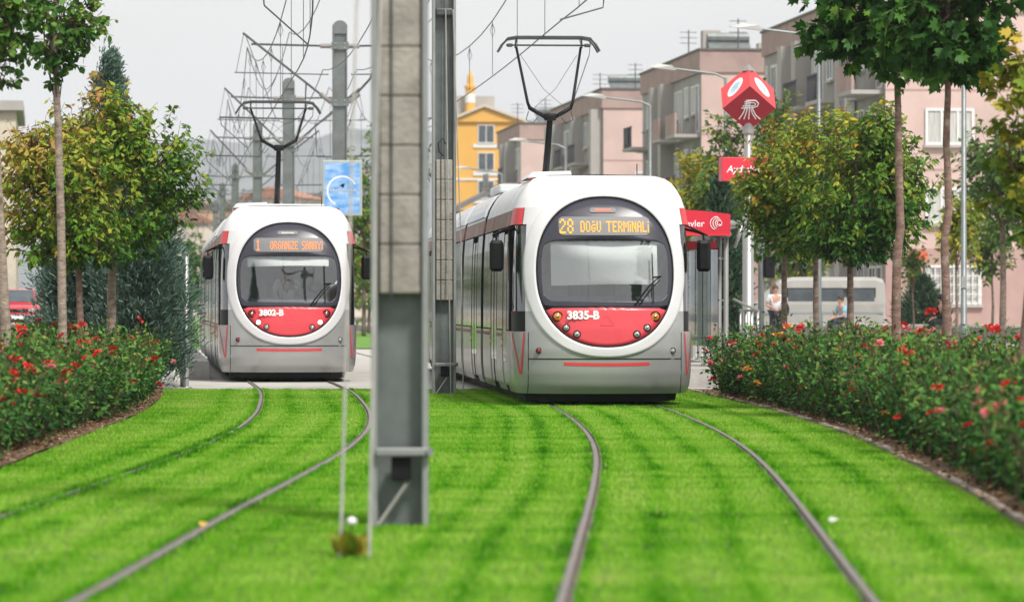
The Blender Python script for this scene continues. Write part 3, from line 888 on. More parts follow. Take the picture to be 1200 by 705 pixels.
    mk = mesh_obj('marker_lamp', *conform_poly(rrect(-.205, .175, 2.765, 2.835, .034), .016, .02, 2), M['led_board'], T)
    mesh_obj('lens', *conform_poly(rrect(-.135, .105, 2.785, 2.815, .014), .021, .006, 2), M['marker_red'] if not lit else M['lens'], mk)
    # wiper
    m = MB()
    wy = lambda x, z: (x, nose_y(x, z) - .035, z)
    m.tube([wy(.40, 1.45), wy(.62, 1.72), wy(.755, 1.84)], [.014, .011, .009], 6)
    m.tube([wy(.46, 1.45), wy(.66, 1.69), wy(.765, 1.80)], [.010, .008, .007], 6)
    wp = m.build('wiper', M['black'], T)
    MB().tube([wy(.665, 2.18), wy(.668, 1.85), wy(.672, 1.48)], [.008, .010, .008], 6).build('wiper_blade', M['black'], wp)
    MB().tube([wy(.66, 1.84), wy(.79, 1.85)], .012, 6).build('wiper_joint', M['black'], wp)
    # cab interior
    MB().box(-1.12, 1.12, .75, 2.6, .95, 1.0).build('cab_floor', M['dash'], T)
    m = MB(); m.add([(-.95, .42, 1.47), (.95, .42, 1.47), (1.0, 1.0, 1.58), (-1.0, 1.0, 1.58), (-.95, .42, 1.2), (.95, .42, 1.2), (1.0, 1.0, 1.0), (-1.0, 1.0, 1.0)],
                    [(0, 1, 2, 3), (0, 4, 5, 1), (2, 6, 7, 3)])
    m.build('dashboard', M['dash'], T)
    MB().box(-1.15, 1.15, 2.6, 2.64, .95, 2.75).build('cab_wall', M['cab_grey'], T)
    MB().box(-.35, .35, 2.585, 2.60, 1.0, 2.55).build('cab_door', M['dash'], T)
    MB().box(-1.1, 1.1, .9, 2.6, 2.62, 2.66).build('cab_ceiling', M['cab_grey'], T)
    bz0 = 2.32 if not lit else 2.33; bz1 = 1.73 if not lit else 2.17
    vs = []; fs = []; nx_, nz_ = 26, 10
    for j in range(nz_ + 1):
        for i in range(nx_ + 1):
            x = -.77 + 1.52 * i / nx_; z = bz0 + (bz1 - bz0) * j / nz_
            vs.append((x, nose_y(x, z) + .07 + .012 * math.sin(x * 5 + z * 6) + .008 * fbm((x, z, 0), 2.5), z + (.012 * math.sin(x * 2.5 + 1) * j / nz_)))
    for j in range(nz_):
        for i in range(nx_):
            a = j * (nx_ + 1) + i; fs.append((a, a + 1, a + nx_ + 2, a + nx_ + 1))
    mesh_obj('sun_blind', vs, fs, M['blind'], T, True)
    MB().tube([(-.8, nose_y(.8, bz0) + .05, bz0 + .01), (0, nose_y(0, bz0) + .08, bz0 + .01), (.8, nose_y(.8, bz0) + .05, bz0 + .01)], .02, 8).build('blind_roller', M['cab_grey'], T)
    # mirrors
    for sg in (-1, 1):
        cx = sg * 1.50
        mm = MB(); mm.box(cx - .10, cx + .10, 1.02, 1.16, 1.93, 2.38, .045)
        mir = mm.build('mirror', M['black'], T)
        MB().box(cx - .075, cx + .075, 1.161, 1.166, 1.98, 2.33).build('mirror_glass', M['lens'], mir)
        a = MB(); a.tube([(cx, 1.10, 2.37), (cx, 1.14, 2.47), (sg * 1.36, 1.2, 2.52), (sg * 1.22, 1.25, 2.55)], .020, 6)
        a.tube([(cx + sg * .06, 1.10, 2.45), (sg * 1.25, 1.2, 2.60)], .012, 6)
        a.build('mirror_arm', M['black'], mir)
    # --- sides
    def sidepanel(name, sg, y0, y1, z0, z1, mat, off=0.0, th=.03, par=T):
        zz = [z0] + [z for z in PZ if z0 + .02 < z < z1 - .02] + [z1]
        vs = []; fs = []
        for y in (y0, y1):
            for z in zz: vs.append((sg * (wz(z) + off), y, z))
            for z in reversed(zz): vs.append((sg * (wz(z) + off - th), y, z))
        n = 2 * len(zz)
        for k in range(n): fs.append((k, (k + 1) % n, n + (k + 1) % n, n + k))
        fs += [tuple(range(n - 1, -1, -1)), tuple(range(n, 2 * n))]
        return mesh_obj(name, vs, fs, mat, par)
    mods = [(YE - .44, 7.9), (8.45, 14.0), (14.55, 18.6), (19.15, 24.7), (25.25, L - 1.5)]
    for mi, (a, b) in enumerate(mods):
        for sg in (-1, 1):
            if mi == 0: segs = [(a, 1.98, 'p'), (2.0, 2.9, 'd1'), (2.94, 4.3, 'w'), (4.36, 5.8, 'd2'), (5.86, 7.86, 'w')]
            elif mi == 4: segs = [(a + .04, a + 2.0, 'w'), (a + 2.06, a + 3.5, 'd2'), (a + 3.56, b, 'w')]
            elif mi == 2: segs = [(a + .04, b - .04, 'w')]
            else: segs = [(a + .04, a + 1.3, 'w'), (a + 1.36, a + 2.8, 'd2'), (a + 2.86, b - .04, 'w')]
            for y0, y1, k in segs:
                sidepanel('upper_band', sg, y0, y1, 2.60, 2.82, M['rust_band'], .002)
                if k == 'w' or k == 'p':
                    sidepanel('side_panel', sg, y0, y1, .19, 1.07, M['silver'])
                    if k == 'w':
                        nw = max(1, round((y1 - y0) / 1.3)); st = (y1 - y0) / nw
                        for q in range(nw):
                            sidepanel('side_window', sg, y0 + q * st + .02, y0 + (q + 1) * st - .02, 1.09, 2.58, M['side_glass'], -.004)
                        m2 = sidepanel('red_line', sg, y0 + .02, y1 - .02, .98, 1.03, M['rust_band'], .003, .01)
                    else:
                        sidepanel('side_window', sg, y0, y1, 1.09, 2.58, M['side_glass'], -.004)
                else:
                    nl = 2 if k == 'd2' else 1; st = (y1 - y0) / nl
                    for q in range(nl):
                        d = sidepanel('door_leaf', sg, y0 + q * st + .015, y0 + (q + 1) * st - .015, .27, 2.49, M['silver'], -.012)
                        sidepanel('door_glass', sg, y0 + q * st + .10, y0 + (q + 1) * st - .10, .62, 2.38, M['side_glass'], -.006, .01, d)
                        sidepanel('door_seal', sg, y0 + q * st - .012, y0 + q * st + .012, .24, 2.5, M['rubber'], -.002)
                    for zb in (.82, .92, 1.02): MB().box(sg * 1.30 - .012, sg * 1.30 + .02, y1 + .10, y1 + .16, zb, zb + .05, .008).build('door_lamp', M['amber'], T)
        # roof of the module
        y0, y1 = (YE - .44, b) if mi == 0 else (a, b)
        zz = [z for z in PZ if z >= 2.84]; zz = [2.825] + [z for z in zz if z > 2.83]
        pr = [(-wz(z), z) for z in zz] + [(0, 3.345)] + [(wz(z), z) for z in reversed(zz)]
        vs = []; fs = []; n = len(pr); ny = max(1, round((y1 - y0) / 1.4))
        for k in range(ny + 1):
            for x, z in pr: vs.append((x, y0 + (y1 - y0) * k / ny, z))
        for k in range(ny):
            for i in range(n - 1): fs.append((k * n + i, k * n + i + 1, k * n + n + i + 1, k * n + n + i))
        mesh_obj('roof', vs, fs, M['roof_white'], T, True)
        # roof fairing panels and boxes
        if mi > 0:
            for sg in (-1, 1):
                y = y0 + .1
                while y < y1 - 1:
                    sidepanel('roof_fairing', sg, y, y + 1.3, 2.88, 3.24, M['roof_white'], .035, .05); y += 1.38
        # inner dark hull and the bellows
        MB().box(-1.20, 1.20, y0 + (1.15 if mi == 0 else .02), y1 - .02, .22, 2.80).build('inner_hull', M['under'], T)
        if mi < 4:
            bl = MB()
            for q in range(4):
                yy = b + .03 + q * .13; sidew = 1.20 if q % 2 else 1.25
                bl.box(-sidew * .98, sidew * .98, yy, yy + .11, .3, 2.9, .03); bl.box(-.98, .98, yy, yy + .11, 2.9, 3.26, .03)
            bl.build('bellows', M['rubber'], T)
    # rear end
    rear = []
    for nm in ('bumper_shell', 'lower_shell', 'front_shellL', 'front_shellR', 'roof_dome', 'corner_windowL', 'corner_windowR', 'black_panelL', 'black_panelR', 'red_cornerL', 'red_cornerR'):
        rear += [[(p[0], L - p[1], p[2]) for p in q[::-1]] for q in G[nm]]
    quads('rear_shell', rear, M['silver'])
    # underside: bogies, wheels
    MB().add([(-.80, .34, .30), (.80, .34, .30), (1.12, 1.0, .30), (1.12, L - 1.0, .30), (-1.12, L - 1.0, .30), (-1.12, 1.0, .30), (-.80, .42, .075), (.80, .42, .075), (1.08, 1.05, .075), (1.08, L - 1.05, .075), (-1.08, L - 1.05, .075), (-1.08, 1.05, .075)], [(0, 1, 2, 3, 4, 5), (11, 10, 9, 8, 7, 6)] + [(i, (i + 1) % 6, 6 + (i + 1) % 6, 6 + i) for i in range(6)]).build('underframe', M['under'], T)  # black underframe carried down almost to the ground to deepen the shade below
    for by in (3.6, 11.2, 16.6, 22.0, 28.8):
        bg = MB().box(-.95, .95, by - .9, by + .9, .12, .45, .04).build('bogie', M['under'], T)
        for dy in (-.75, .75):
            for sg in (-1, 1):
                mt = Matrix.Translation((sg * GA, by + dy, .032 + .30)) @ Matrix.Rotation(math.pi / 2, 4, 'Y')
                c = MB().lathe([(.30, -.05), (.30, .05)], n=20); MB().add(c.v, c.f, mt).build('wheel', M['dark_steel'], bg)
    # roof gear
    MB().add([(-1.0, 1.75, 3.30), (-.36, 1.75, 3.34), (-.36, 3.4, 3.34), (-1.0, 3.4, 3.30), (-.92, 1.95, 3.39), (-.36, 1.95, 3.41), (-.36, 3.4, 3.41), (-.92, 3.4, 3.39)],
             [(0, 1, 5, 4), (1, 2, 6, 5), (2, 3, 7, 6), (3, 0, 4, 7), (4, 5, 6, 7)]).build('roof_unit', M['roof_white'], T)
    MB().box(.25, .6, 3.0, 5.0, 3.33, 3.385, .02).build('roof_unit', M['roof_white'], T)
    MB().tube([(.74, 3.2, 3.3), (.74, 3.2, 3.56)], .008, 5).build('aerial', M['black'], T)
    for sg in (-1, 1):
        MB().box(sg * .97 - .04, sg * .97 + .04, 1.60, 1.68, 3.255, 3.295, .012).build('clearance_lamp', M['red_lens'], T)
    MB().box(-.9, .9, panto_y - .9, panto_y + 1.6, 3.33, 3.47, .03).build('pantograph_base', M['roof_white'], T)
    # pantograph: single lower arm, forked upper arm, head with horns
    py = panto_y; hz = panto_z - .035
    pa = MB(); pa.tube([(0, py + .95, 3.5), (0, py + .35, 3.95), (0, py - .35, 4.62)], [.065, .058, .05], 10)
    pg = pa.build('pantograph', M['black'], T, True)
    m = MB(); m.box(-.10, .10, py - .42, py - .28, 4.56, 4.68, .02)
    for sg in (-1, 1):
        m.tube([(sg * .05, py - .35, 4.60), (sg * .36, py - .37, 4.78)], .035, 8)
        m.tube([(sg * .34, py - .37, 4.76), (sg * .38, py - .36, 4.86), (sg * .55, py, hz - .16)], [.03, .026, .022], 8)
    m.build('upper_arm', M['black'], pg, True)
    m = MB()
    for sg in (-1, 1):
        m.tube([(sg * .33, py - .33, 4.72), (-sg * .10, py - .2, 5.1), (-sg * .48, py - .05, hz - .3)], .004, 4)
    m.tube([(.40, py - .3, 4.9), (.70, py + .05, hz - .28)], .010, 5)
    m.tube([(.70, py + .05, hz - .28), (.72, py + .05, hz - .06)], .006, 5)
    for sg in (-1, 1):      # slack cable loops
        m.tube([(sg * .36, py - .3, 4.72), (sg * .40, py - .25, 4.58), (sg * .28, py - .2, 4.52), (sg * .2, py - .25, 4.62)], .008, 5)
    m.build('pantograph_stay', M['dark_steel'], pg)
    m = MB()
    for dy in (-.17, .17):
        pts = [(-.86, py + dy, hz - .24), (-.79, py + dy, hz - .12), (-.70, py + dy, hz - .025), (-.55, py + dy, hz), (.55, py + dy, hz), (.70, py + dy, hz - .025), (.79, py + dy, hz - .12), (.86, py + dy, hz - .24)]
        m.tube(pts, .022, 6)
    m.tube([(-.72, py, hz - .13), (.72, py, hz - .13)], .016, 6)
    for sg in (-1, 1):
        m.tube([(sg * .55, py - .17, hz - .02), (sg * .57, py, hz - .17), (sg * .55, py + .17, hz - .02)], .012, 5)
        m.box(sg * .66 - .05, sg * .66 + .05, py - .04, py + .04, hz - .16, hz - .10, .015)
    m.build('collector_head', M['dark_steel'], pg)
    return T

th_r = math.atan(.066)
make_tram('silver and white tram with amber sign reading 28 DOGU TERMINALI, numbered 3835-B', ('28', 'DOgU TERMiNALi'), '3835-B', (1.345, 54.3, 0), th_r, False, M['led_orange'], panto_y=11.0, panto_z=6.02)
th_l = math.atan(.0937)
make_tram('silver and white tram with red-orange sign reading 1 ORGANIZE SANAYI, numbered 3802-B', ('1', 'ORGANiZE SANAYi'), '3802-B', (-4.15, 71.6, 0), th_l, True, M['led_salmon'], panto_y=6.4, panto_z=5.60)

# ------------------------------------------------------------------ overhead line
WIRE_Z, MESS_Z = 6.03, 8.35
def pole_line(y): return (float(RC(y)) + float(LC(y))) / 2
# (x, y, has concrete weights)
POLES = [(-.74, 25.3, True), (-1.10, 62.0, True), (-4.62, 103.0, False), (-7.5, 129.0, False), (-10.6, 160.0, False), (-15.0, 208.0, False), (-18.1, 240.0, False), (-21.6, 280.0, False)]
POLE_LABEL = ['tall grey steel pole with pale concrete weights, standing alone in the lawn before both trams',
              'grey steel pole with concrete weights standing beside the tram numbered 3835-B',
              'round topped grey steel pole with bolted clamps behind the blue sky advertising panel',
              'round topped steel pole, first beyond the one carrying the advertising panel',
              'round topped steel pole, second beyond the one carrying the advertising panel',
              'round topped steel pole, third beyond the one carrying the advertising panel',
              'round topped steel pole, fourth beyond the one carrying the advertising panel',
              'round topped steel pole, last of the overhead line down the tracks']
def cantilever(T, sg, reach_x, pole_z=0):
    """arm to the wire over one track, reach_x metres from the pole"""
    c = MB(); r = reach_x
    c.tube([(sg * .22, 0, 8.38), (sg * (r - .1), 0, 8.42)], .028, 6)                # top tie
    c.tube([(sg * .22, 0, 6.86), (sg * (r + .12), 0, 8.72)], .036, 6)               # strut
    arm = c.build('cantilever_arm', M['dark_steel'], T)
    for z in (8.38, 6.86):
        s = MB()
        dz = 0.5 if z < 7 else 0.0
        for k in range(4):
            x = .24 + k * .07
            s.tube([(sg * x, 0, z + (x - .22) * dz * 1.6), (sg * (x + .075), 0, z + (x + .075 - .22) * dz * 1.6)], .062, 8)
        s.build('insulator', M['insulator'], arm)
    g_ = MB()
    g_.tube([(sg * .9, 0, 7.38), (sg * .95, 0, 6.42), (sg * (r + .75), 0, 6.46)], .024, 6)    # registration tube
    g_.tube([(sg * (r + .72), 0, 6.46), (sg * (r + .70), 0, 6.26), (sg * (r + .0), 0, (6.06 if sg > 0 else 5.64))], .014, 5)   # steady arm
    g_.tube([(sg * (r * .62), 0, 8.35), (sg * (r * .62), 0, 6.46)], .008, 4)
    g_.tube([(sg * (r + .05), 0, 8.66), (sg * (r - .75), 0, 6.46)], .010, 4)
    g_.tube([(sg * .3, 0, 7.62), (sg * (r + .35), 0, 7.66)], .018, 5)
    g_.tube([(sg * (r + .3), 0, 7.66), (sg * (r + .1), 0, 8.7)], .008, 4)
    g_.build('registration_arm', M['dark_steel'], arm)
    l_ = MB()
    pts = []
    for k in range(9):
        t = k / 8; pts.append((sg * (r * (1 - .35 * t)), .05, 8.3 - 1.1 * math.sin(t * math.pi) * .75 - .5 * t))
    l_.tube(pts, .009, 4)
    l_.build('jumper_cable', M['wire'], arm)

def make_pole(i, x, y, weights):
    th = math.atan(.0937) if i > 1 else math.atan(.03 if i == 0 else .075)
    T = thing('catenary_pole', POLE_LABEL[i], 'pole', (x, y, 0), th, None if i < 3 else 'poles of the overhead line')
    H = 8.95; w = .168 if i < 2 else .175
    for sg in (-1, 1):
        MB().box(sg * w - .021, sg * w + .021, -.15, .15, -.05, H, .006).build('flange', M['pale_steel'] if weights else M['steel'], T)
    MB().box(-w + .022, w - .022, .02, .045, -.05, H - .03).build('web', M['steel'], T)
    if weights:
        zb = 1.52
        for k in range(7):
            b = MB().box(-.132, .132, -.135, .012, zb + .003, zb + .321, .010).build('weight_block', M['concrete'], T)
            zb += .324
        m = MB(); m.tube([(-.055, -.148, 1.5), (-.055, -.148, zb + .05)], .008, 5); m.build('weight_rod', M['dark_steel'], T)
        MB().tube([(0, -.06, zb), (0, -.06, 7.4)], .009, 5).build('weight_cable', M['dark_steel'], T)
        m = MB(); m.tube([(.0, -.06, zb + .05), (-.08, -.09, zb + .12), (-.10, -.10, zb + .26), (-.02, -.08, zb + .34), (.03, -.07, zb + .25)], .009, 5)
        m.build('cable_loop', M['black'], T)
        MB().box(-.14, .14, -.16, -.02, 6.1, 6.22, .02).build('pulley_bracket', M['dark_steel'], T)
        # guide bracket near the foot
        m = MB(); m.box(-.155, .19, -.205, -.155, .465, .515, .006); m.tube([(.18, -.18, .49), (.20, -.20, .49)], .03, 8)
        m.build('guide_bracket', M['pale_steel'], T)
        MB().box(-.055, .075, -.155, -.05, .30, .455, .008).build('guide_box', M['black'], T)
        MB().tube([(.06, -.12, .30), (-.14, -.16, .01)], .013, 6).build('earth_strap', M['guy'], T)
    else:
        # rounded head plates and bolted clamps
        m = MB(); o = [(-w - .02, H - .25)] + [(-(w + .02) * math.cos(a), H - .06 + .17 * math.sin(a)) for a in np.linspace(0, math.pi, 9)] + [(w + .02, H - .25)]
        m.prism(o, 'y', -.155, .155); m.build('pole_head', M['steel'], T)
        MB().box(-w + .022, w - .022, -.10, -.085, 0, H - .26).build('cover_plate', M['steel'], T)
        for z in (8.38, 6.86):
            m = MB()
            m.box(-w - .06, w + .06, -.165, -.151, z - .10, z + .10)
            cl = m.build('clamp', M['steel'], T)
            b = MB()
            for bx in (-.12, .12):
                for bz in (-.06, .06): b.box(bx - .02, bx + .02, -.185, -.166, z + bz - .02, z + bz + .02, .005)
            b.build('clamp_bolt', M['pale_steel'], cl)
    if i > 0:
        L = math.sqrt(1 + .0937 ** 2)
        cantilever(T, 1, (float(RC(y)) - x) / L)
        cantilever(T, -1, (x - float(LC(y))) / L)
    else:
        cantilever(T, 1, float(RC(y)) - x); cantilever(T, -1, x - float(LC(y)))
    return T
for i, (x, y, w) in enumerate(POLES): make_pole(i, x, y, w)

# foot of the first pole: two stay rods anchored in the turf
for k, (xb, xt) in enumerate(((-.98, -.86), (-.815, -.76))):
    m = MB().tube([(xb, 21.9, -.02), (xb + (xt - xb) * .1, 22.2, .85), (xt, 25.0, 8.4)], [.011, .009, .008], 6)
    o = m.build('stay_wire', M['guy'])
    tag(o, ['thin stay wire anchored by the yellow weed, running up past the lone pole', 'thin stay wire anchored close to the foot of the lone weighted pole'][k], 'wire')
for k, (dx, dy) in enumerate(((.02, -.35), (.22, -.35))):
    o = MB().tube([(-1.06 + dx + .06, 62 + dy, -.02), (-1.04 + dx, 62 + dy * .6, 2.4), (-1.08 + dx * .6, 62 - .2, 6.2)], .012, 6).build('stay_wire', M['guy'])
    tag(o, ['thin stay wire in front of the weighted pole beside the tram numbered 3835-B', 'thin stay wire between the weighted pole and the tram numbered 3835-B'][k], 'wire')

# contact and messenger wires with droppers
def wires(cf, which, WIRE_Z):
    T = thing('overhead_wires', 'black contact and messenger wires with droppers above the track of the tram numbered ' + which, 'wires', (0, 0, 0))
    ys = [8.0] + [p[1] for p in POLES] + [330.0]
    c = MB(); m = MB()
    pc = []; pm = []
    for a, b in zip(ys[:-1], ys[1:]):
        n = 14
        for k in range(n):
            y = a + (b - a) * k / n; t = k / n
            pc.append((float(cf(y)), y, WIRE_Z - .03 * math.sin(math.pi * t)))
            pm.append((float(cf(y)), y, MESS_Z - 1.35 * (4 * t * (1 - t))))
        nd = max(3, round((b - a) / 6))
        for k in range(nd):
            d = MB()
            t = (k + .5) / nd; y = a + (b - a) * t; x = float(cf(y)); zt = MESS_Z - 1.35 * (4 * t * (1 - t))
            d.tube([(x, y, WIRE_Z), (x, y, zt)], .006, 4)
            d.tube([(x, y, zt - .05), (x + .05, y, zt - .2), (x, y, zt - .34), (x - .04, y, zt - .2), (x, y, zt - .05)], .006, 4)
            d.build('dropper', M['wire'], T)
    c.tube(pc, .012, 5).build('contact_wire', M['wire'], T)
    m.tube(pm, .012, 5).build('messenger_wire', M['wire'], T)
wires(RC, '3835-B', 6.03); wires(LC, '3802-B', 5.61)
for k, (dx, zt_, lab) in enumerate(((-1.35, 8.75, '3802-B'), (1.35, 8.75, '3835-B'))):
    pts = []
    for a, b in zip(POLES[:-1], POLES[1:]):
        for q in range(10):
            t = q / 10; pts.append((a[0] + (b[0] - a[0]) * t + dx, a[1] + (b[1] - a[1]) * t, zt_ - .95 * 4 * t * (1 - t)))
    o = MB().tube(pts, .012, 5).build('earth_wire', M['wire'])
    tag(o, 'highest thin black wire sagging between the poles beside the track of tram ' + lab, 'wire')
for k, dx in enumerate((-.45, .45)):
    pts = []
    for a, b in zip(POLES[:-1], POLES[1:]):
        for q in range(10):
            t = q / 10; pts.append((a[0] + (b[0] - a[0]) * t + dx, a[1] + (b[1] - a[1]) * t, 7.75 - .7 * 4 * t * (1 - t)))
    o = MB().tube(pts, .013, 5).build('feeder_cable', M['wire'])
    tag(o, 'black feeder cable strung between the poles on the side of tram %s' % ('3802-B' if dx < 0 else '3835-B'), 'cable')

# ------------------------------------------------------------------ advertising panel on the third pole
def sky_print():
    m, n, l = _mat('printed_sky_poster')
    out = n.new('ShaderNodeOutputMaterial'); b = n.new('ShaderNodeBsdfPrincipled'); l.new(b.outputs[0], out.inputs[0]); b.inputs['Roughness'].default_value = .25
    tc = n.new('ShaderNodeTexCoord'); mp = n.new('ShaderNodeMapping'); mp.inputs['Scale'].default_value = (1.2, 1, 2.6)
    l.new(tc.outputs['Object'], mp.inputs[0])
    nz = n.new('ShaderNodeTexNoise'); nz.inputs['Scale'].default_value = 2.2; nz.inputs['Detail'].default_value = 6; l.new(mp.outputs[0], nz.inputs[0])
    rp = n.new('ShaderNodeValToRGB'); e = rp.color_ramp.elements
    e[0].position = .40; e[0].color = (.10, .32, .68, 1); e[1].position = .95; e[1].color = (.75, .86, .95, 1)
    l.new(nz.outputs[0], rp.inputs[0]); l.new(rp.outputs[0], b.inputs[0])
    return m
ap = thing('advertising_panel', 'framed advertising panel with a printed blue sky, fixed to a steel pole', 'panel', (-4.53, 102.45, 3.82), 0)
MB().box(-.53, .53, .0, .14, 0, 1.48, .02).build('frame', pmat('grey_frame', (.42, .47, .46), .4, .3, .06), ap)
ps = MB().box(-.465, .465, -.006, .004, .07, 1.41).build('poster', sky_print(), ap)
m = MB()
for a, b in zip(np.linspace(.15, 1.35, 14)[:-1], np.linspace(.15, 1.35, 14)[1:]):
    f = lambda t, r: (r * math.cos(math.pi * t) * .40, -.010, .66 + r * math.sin(math.pi * t) * .40)
    m.add([f(a, .93), f(a, 1.0 + .05 * math.sin(a * 2)), f(b, 1.0 + .05 * math.sin(b * 2)), f(b, .93)], [(0, 1, 2, 3)])
m.build('poster_arc', pmat('print_white', (.75, .82, .88), .4, 0, .1), ps)
m = MB()      # dark bird-like mark
m.add([(-.07, -.012, .80), (.01, -.012, .86), (.10, -.012, .855), (.05, -.012, .82), (.06, -.012, .77), (.0, -.012, .75), (-.02, -.012, .79)], [(0, 1, 2, 3, 4, 5, 6)])
m.build('poster_mark', M['black'], ps)
m = MB()
for k in range(14):
    x = -.36 + k * .053
    m.box(x, x + .034, -.012, -.008, .655, .655 + .05 + .012 * (k % 3))
m.build('poster_print_line', pmat('print_grey', (.45, .50, .56), .5, 0, .1), ps)

# ------------------------------------------------------------------ stop sign: red cube standing on a corner, on a steel mast
SX, SY = 4.92, 80.0
sg = thing('stop_sign', 'red cube on its corner with white emblem above a red name box on a mast', 'sign', (SX, SY, .34))
MB().lathe([(.16, 0), (.16, .03), (.118, .035), (.118, 2.95), (.085, 3.0), (.085, 5.2)], n=18).build('mast', M['brushed'], sg, True)
a = .78; cz = 5.74 - .34 + .0
# cube with its long diagonal upright, one lower face turned to the front
ex = Vector((1, 1, 1)).normalized()
q = ex.rotation_difference(Vector((0, 0, 1)))
pts = [q @ (Vector((i, j, k)) * a - Vector((a, a, a)) / 2) for i in (0, 1) for j in (0, 1) for k in (0, 1)]
# turn about the upright axis so that a lower face looks along -Y
low = [p for p in pts if p.z < -.1 and p.z > -.5]
best = None
for d in np.linspace(0, 2 * math.pi, 721):
    c_, s_ = math.cos(d), math.sin(d)
    pr = [Vector((p.x * c_ - p.y * s_, p.x * s_ + p.y * c_, p.z)) for p in pts]
    # one upper-ring vertex straight in front
    upv = min((p for p in pr if 0.05 < p.z < .5), key=lambda p: p.y)
    if best is None or abs(upv.x) < best[0] and upv.y < 0: best = (abs(upv.x), pr)
pr = best[1]
F = [(0, 1, 3, 2), (4, 6, 7, 5), (0, 4, 5, 1), (2, 3, 7, 6), (0, 2, 6, 4), (1, 5, 7, 3)]
def face_info(f):
    c = sum((pr[i] for i in f), Vector()) / 4
    return c, c.normalized()
fr = [(f,) + face_info(f) for f in F]
front_low = min((x for x in fr if x[2].z < 0), key=lambda x: x[2].y)
ups = [x for x in fr if x[2].z > 0 and x[2].y < 0]
cube = MB()
off = Vector((0, 0, cz))
for f, c, n in fr:
    if f is front_low[0]: continue
    cube.add([pr[i] + off for i in f], [(0, 1, 2, 3)])
cb = cube.build('sign_cube', M['sign_bright_red'], sg)
mesh_obj('emblem_face', [pr[i] + off for i in front_low[0]], [(0, 1, 2, 3)], M['sign_dark_red'], cb)
def face_pt(c, n, u, v, o=.006):
    up = (Vector((0, 0, 1)) - n * n.z).normalized(); rt = up.cross(n)
    return c + off + rt * u + up * v + n * o
for f, c, n in ups:       # pale oval badges
    rt = 1
    o1 = mesh_obj('oval_badge', [face_pt(c, n, .20 * math.cos(t) * .95 , .27 * math.sin(t) * .92, .005) for t in np.linspace(0, 2 * math.pi, 25)[:-1]], [tuple(range(24))], M['white_text'], cb)
    mesh_obj('badge_centre', [face_pt(c, n, .15 * math.cos(t), .20 * math.sin(t), .009) for t in np.linspace(0, 2 * math.pi, 25)[:-1]], [tuple(range(24))], M['oval_blue'], o1)
    mm = MB()
    for k in range(5):
        z = -.12 + k * .05; w_ = .10 - .02 * abs(k - 2)
        mm.add([face_pt(c, n, -w_, z, .012), face_pt(c, n, w_, z + .02, .012), face_pt(c, n, w_, z + .035, .012), face_pt(c, n, -w_, z + .015, .012)], [(0, 1, 2, 3)])
    mm.build('badge_mark', M['oval_ink'], o1)
c, n = front_low[1], front_low[2]
em = MB()
def stroke(pts, r=.0125):
    em.tube([face_pt(c, n, u, v, .012) for u, v in pts], r, 5)
# emblem: splayed rails crossed by two ties, the outer one looping over like an R
stroke([(-.20, -.25), (-.12, -.10), (-.07, .06), (-.055, .22)])
stroke([(-.10, -.25), (-.055, -.08), (-.03, .08), (-.02, .22)])
stroke([(.00, -.25), (.005, -.05), (.01, .10), (.015, .22)])
stroke([(.24, -.25), (.14, -.15), (.08, -.02), (.06, .06)])
stroke([(.15, -.25), (.075, -.12), (.04, .0)])
stroke([(-.10, .17), (.02, .21), (.13, .205), (.19, .14), (.17, .07), (.08, .03), (-.16, .02)])
stroke([(-.10, .115), (.02, .155), (.10, .15), (.135, .12), (.11, .085), (.03, .075), (-.14, .07)])
em.build('emblem', M['white_text'], cb)
ap_z = max(p.z for p in pr)
MB().lathe([(.15, 0), (.10, .06), (.02, .13)], (0, 0, cz + ap_z - .10), 4).build('cap', M['brushed'], sg)
MB().lathe([(.085, 0), (.12, .04), (.12, .26)], (0, 0, cz - ap_z - .08), 12).build('socket', M['brushed'], sg)
nb = MB().box(-.60, .62, -.22, .13, 3.68, 4.17, .01).build('name_box', M['sign_red'], sg)
nb.rotation_euler = (0, 0, math.radians(9))
text_mesh('name', 'Aydınlıkevler', .20, M['white_text'], nb, (0.02, -.226, 3.86), (math.pi / 2, 0, 0), 'CENTER', .002, .25, .002)

# ------------------------------------------------------------------ stop shelter
sh = thing('stop_shelter', 'stainless steel stop shelter with curved red fascia beside the tram numbered 3835-B', 'shelter', (float(RC(73.5)) + 3.08, 73.5, .34), math.atan(.08))
for k, y in enumerate((0.0, 1.15, 2.3, 3.45, 4.6, 5.75)):
    pst = MB().lathe([(.09, 0), (.09, .02), (.048, .024), (.048, 2.42)], (1.15 + .02 * k, y, 0), 12).build('post', M['brushed'], sh, True)
    b = MB()
    for z in (.55, 1.2, 2.0):
        b.tube([(1.13 + .02 * k, y, z), (1.02 + .02 * k, y, z)], .018, 6); b.lathe([(.03, -.02), (.03, .02)], (1.02 + .02 * k, y, z), 8)
    b.build('glass_clamp', M['chrome'], pst)
for k in range(5):
    MB().box(1.0, 1.012, k * 1.15 + .06, k * 1.15 + 1.09, .3, 2.2).build('glass_panel', M['corner_pane'], sh)
for y in (0.05, 2.3, 4.6):
    pst = MB().lathe([(.09, 0), (.09, .02), (.055, .024), (.055, 2.5)], (.25, y, 0), 12).build('post', M['brushed'], sh, True)
MB().tube([(1.17, -.2, 2.46), (1.28, 6.0, 2.46)], .06, 10).build('roof_beam', M['brushed'], sh, True)
MB().tube([(-.35, -.12, 2.66), (1.62, -.12, 2.66)], .06, 10).build('roof_beam', M['brushed'], sh, True)
MB().tube([(1.45, -.12, 2.64), (1.30, -.12, 2.2)], [.05, .03], 8).build('brace', M['brushed'], sh, True)
m = MB()
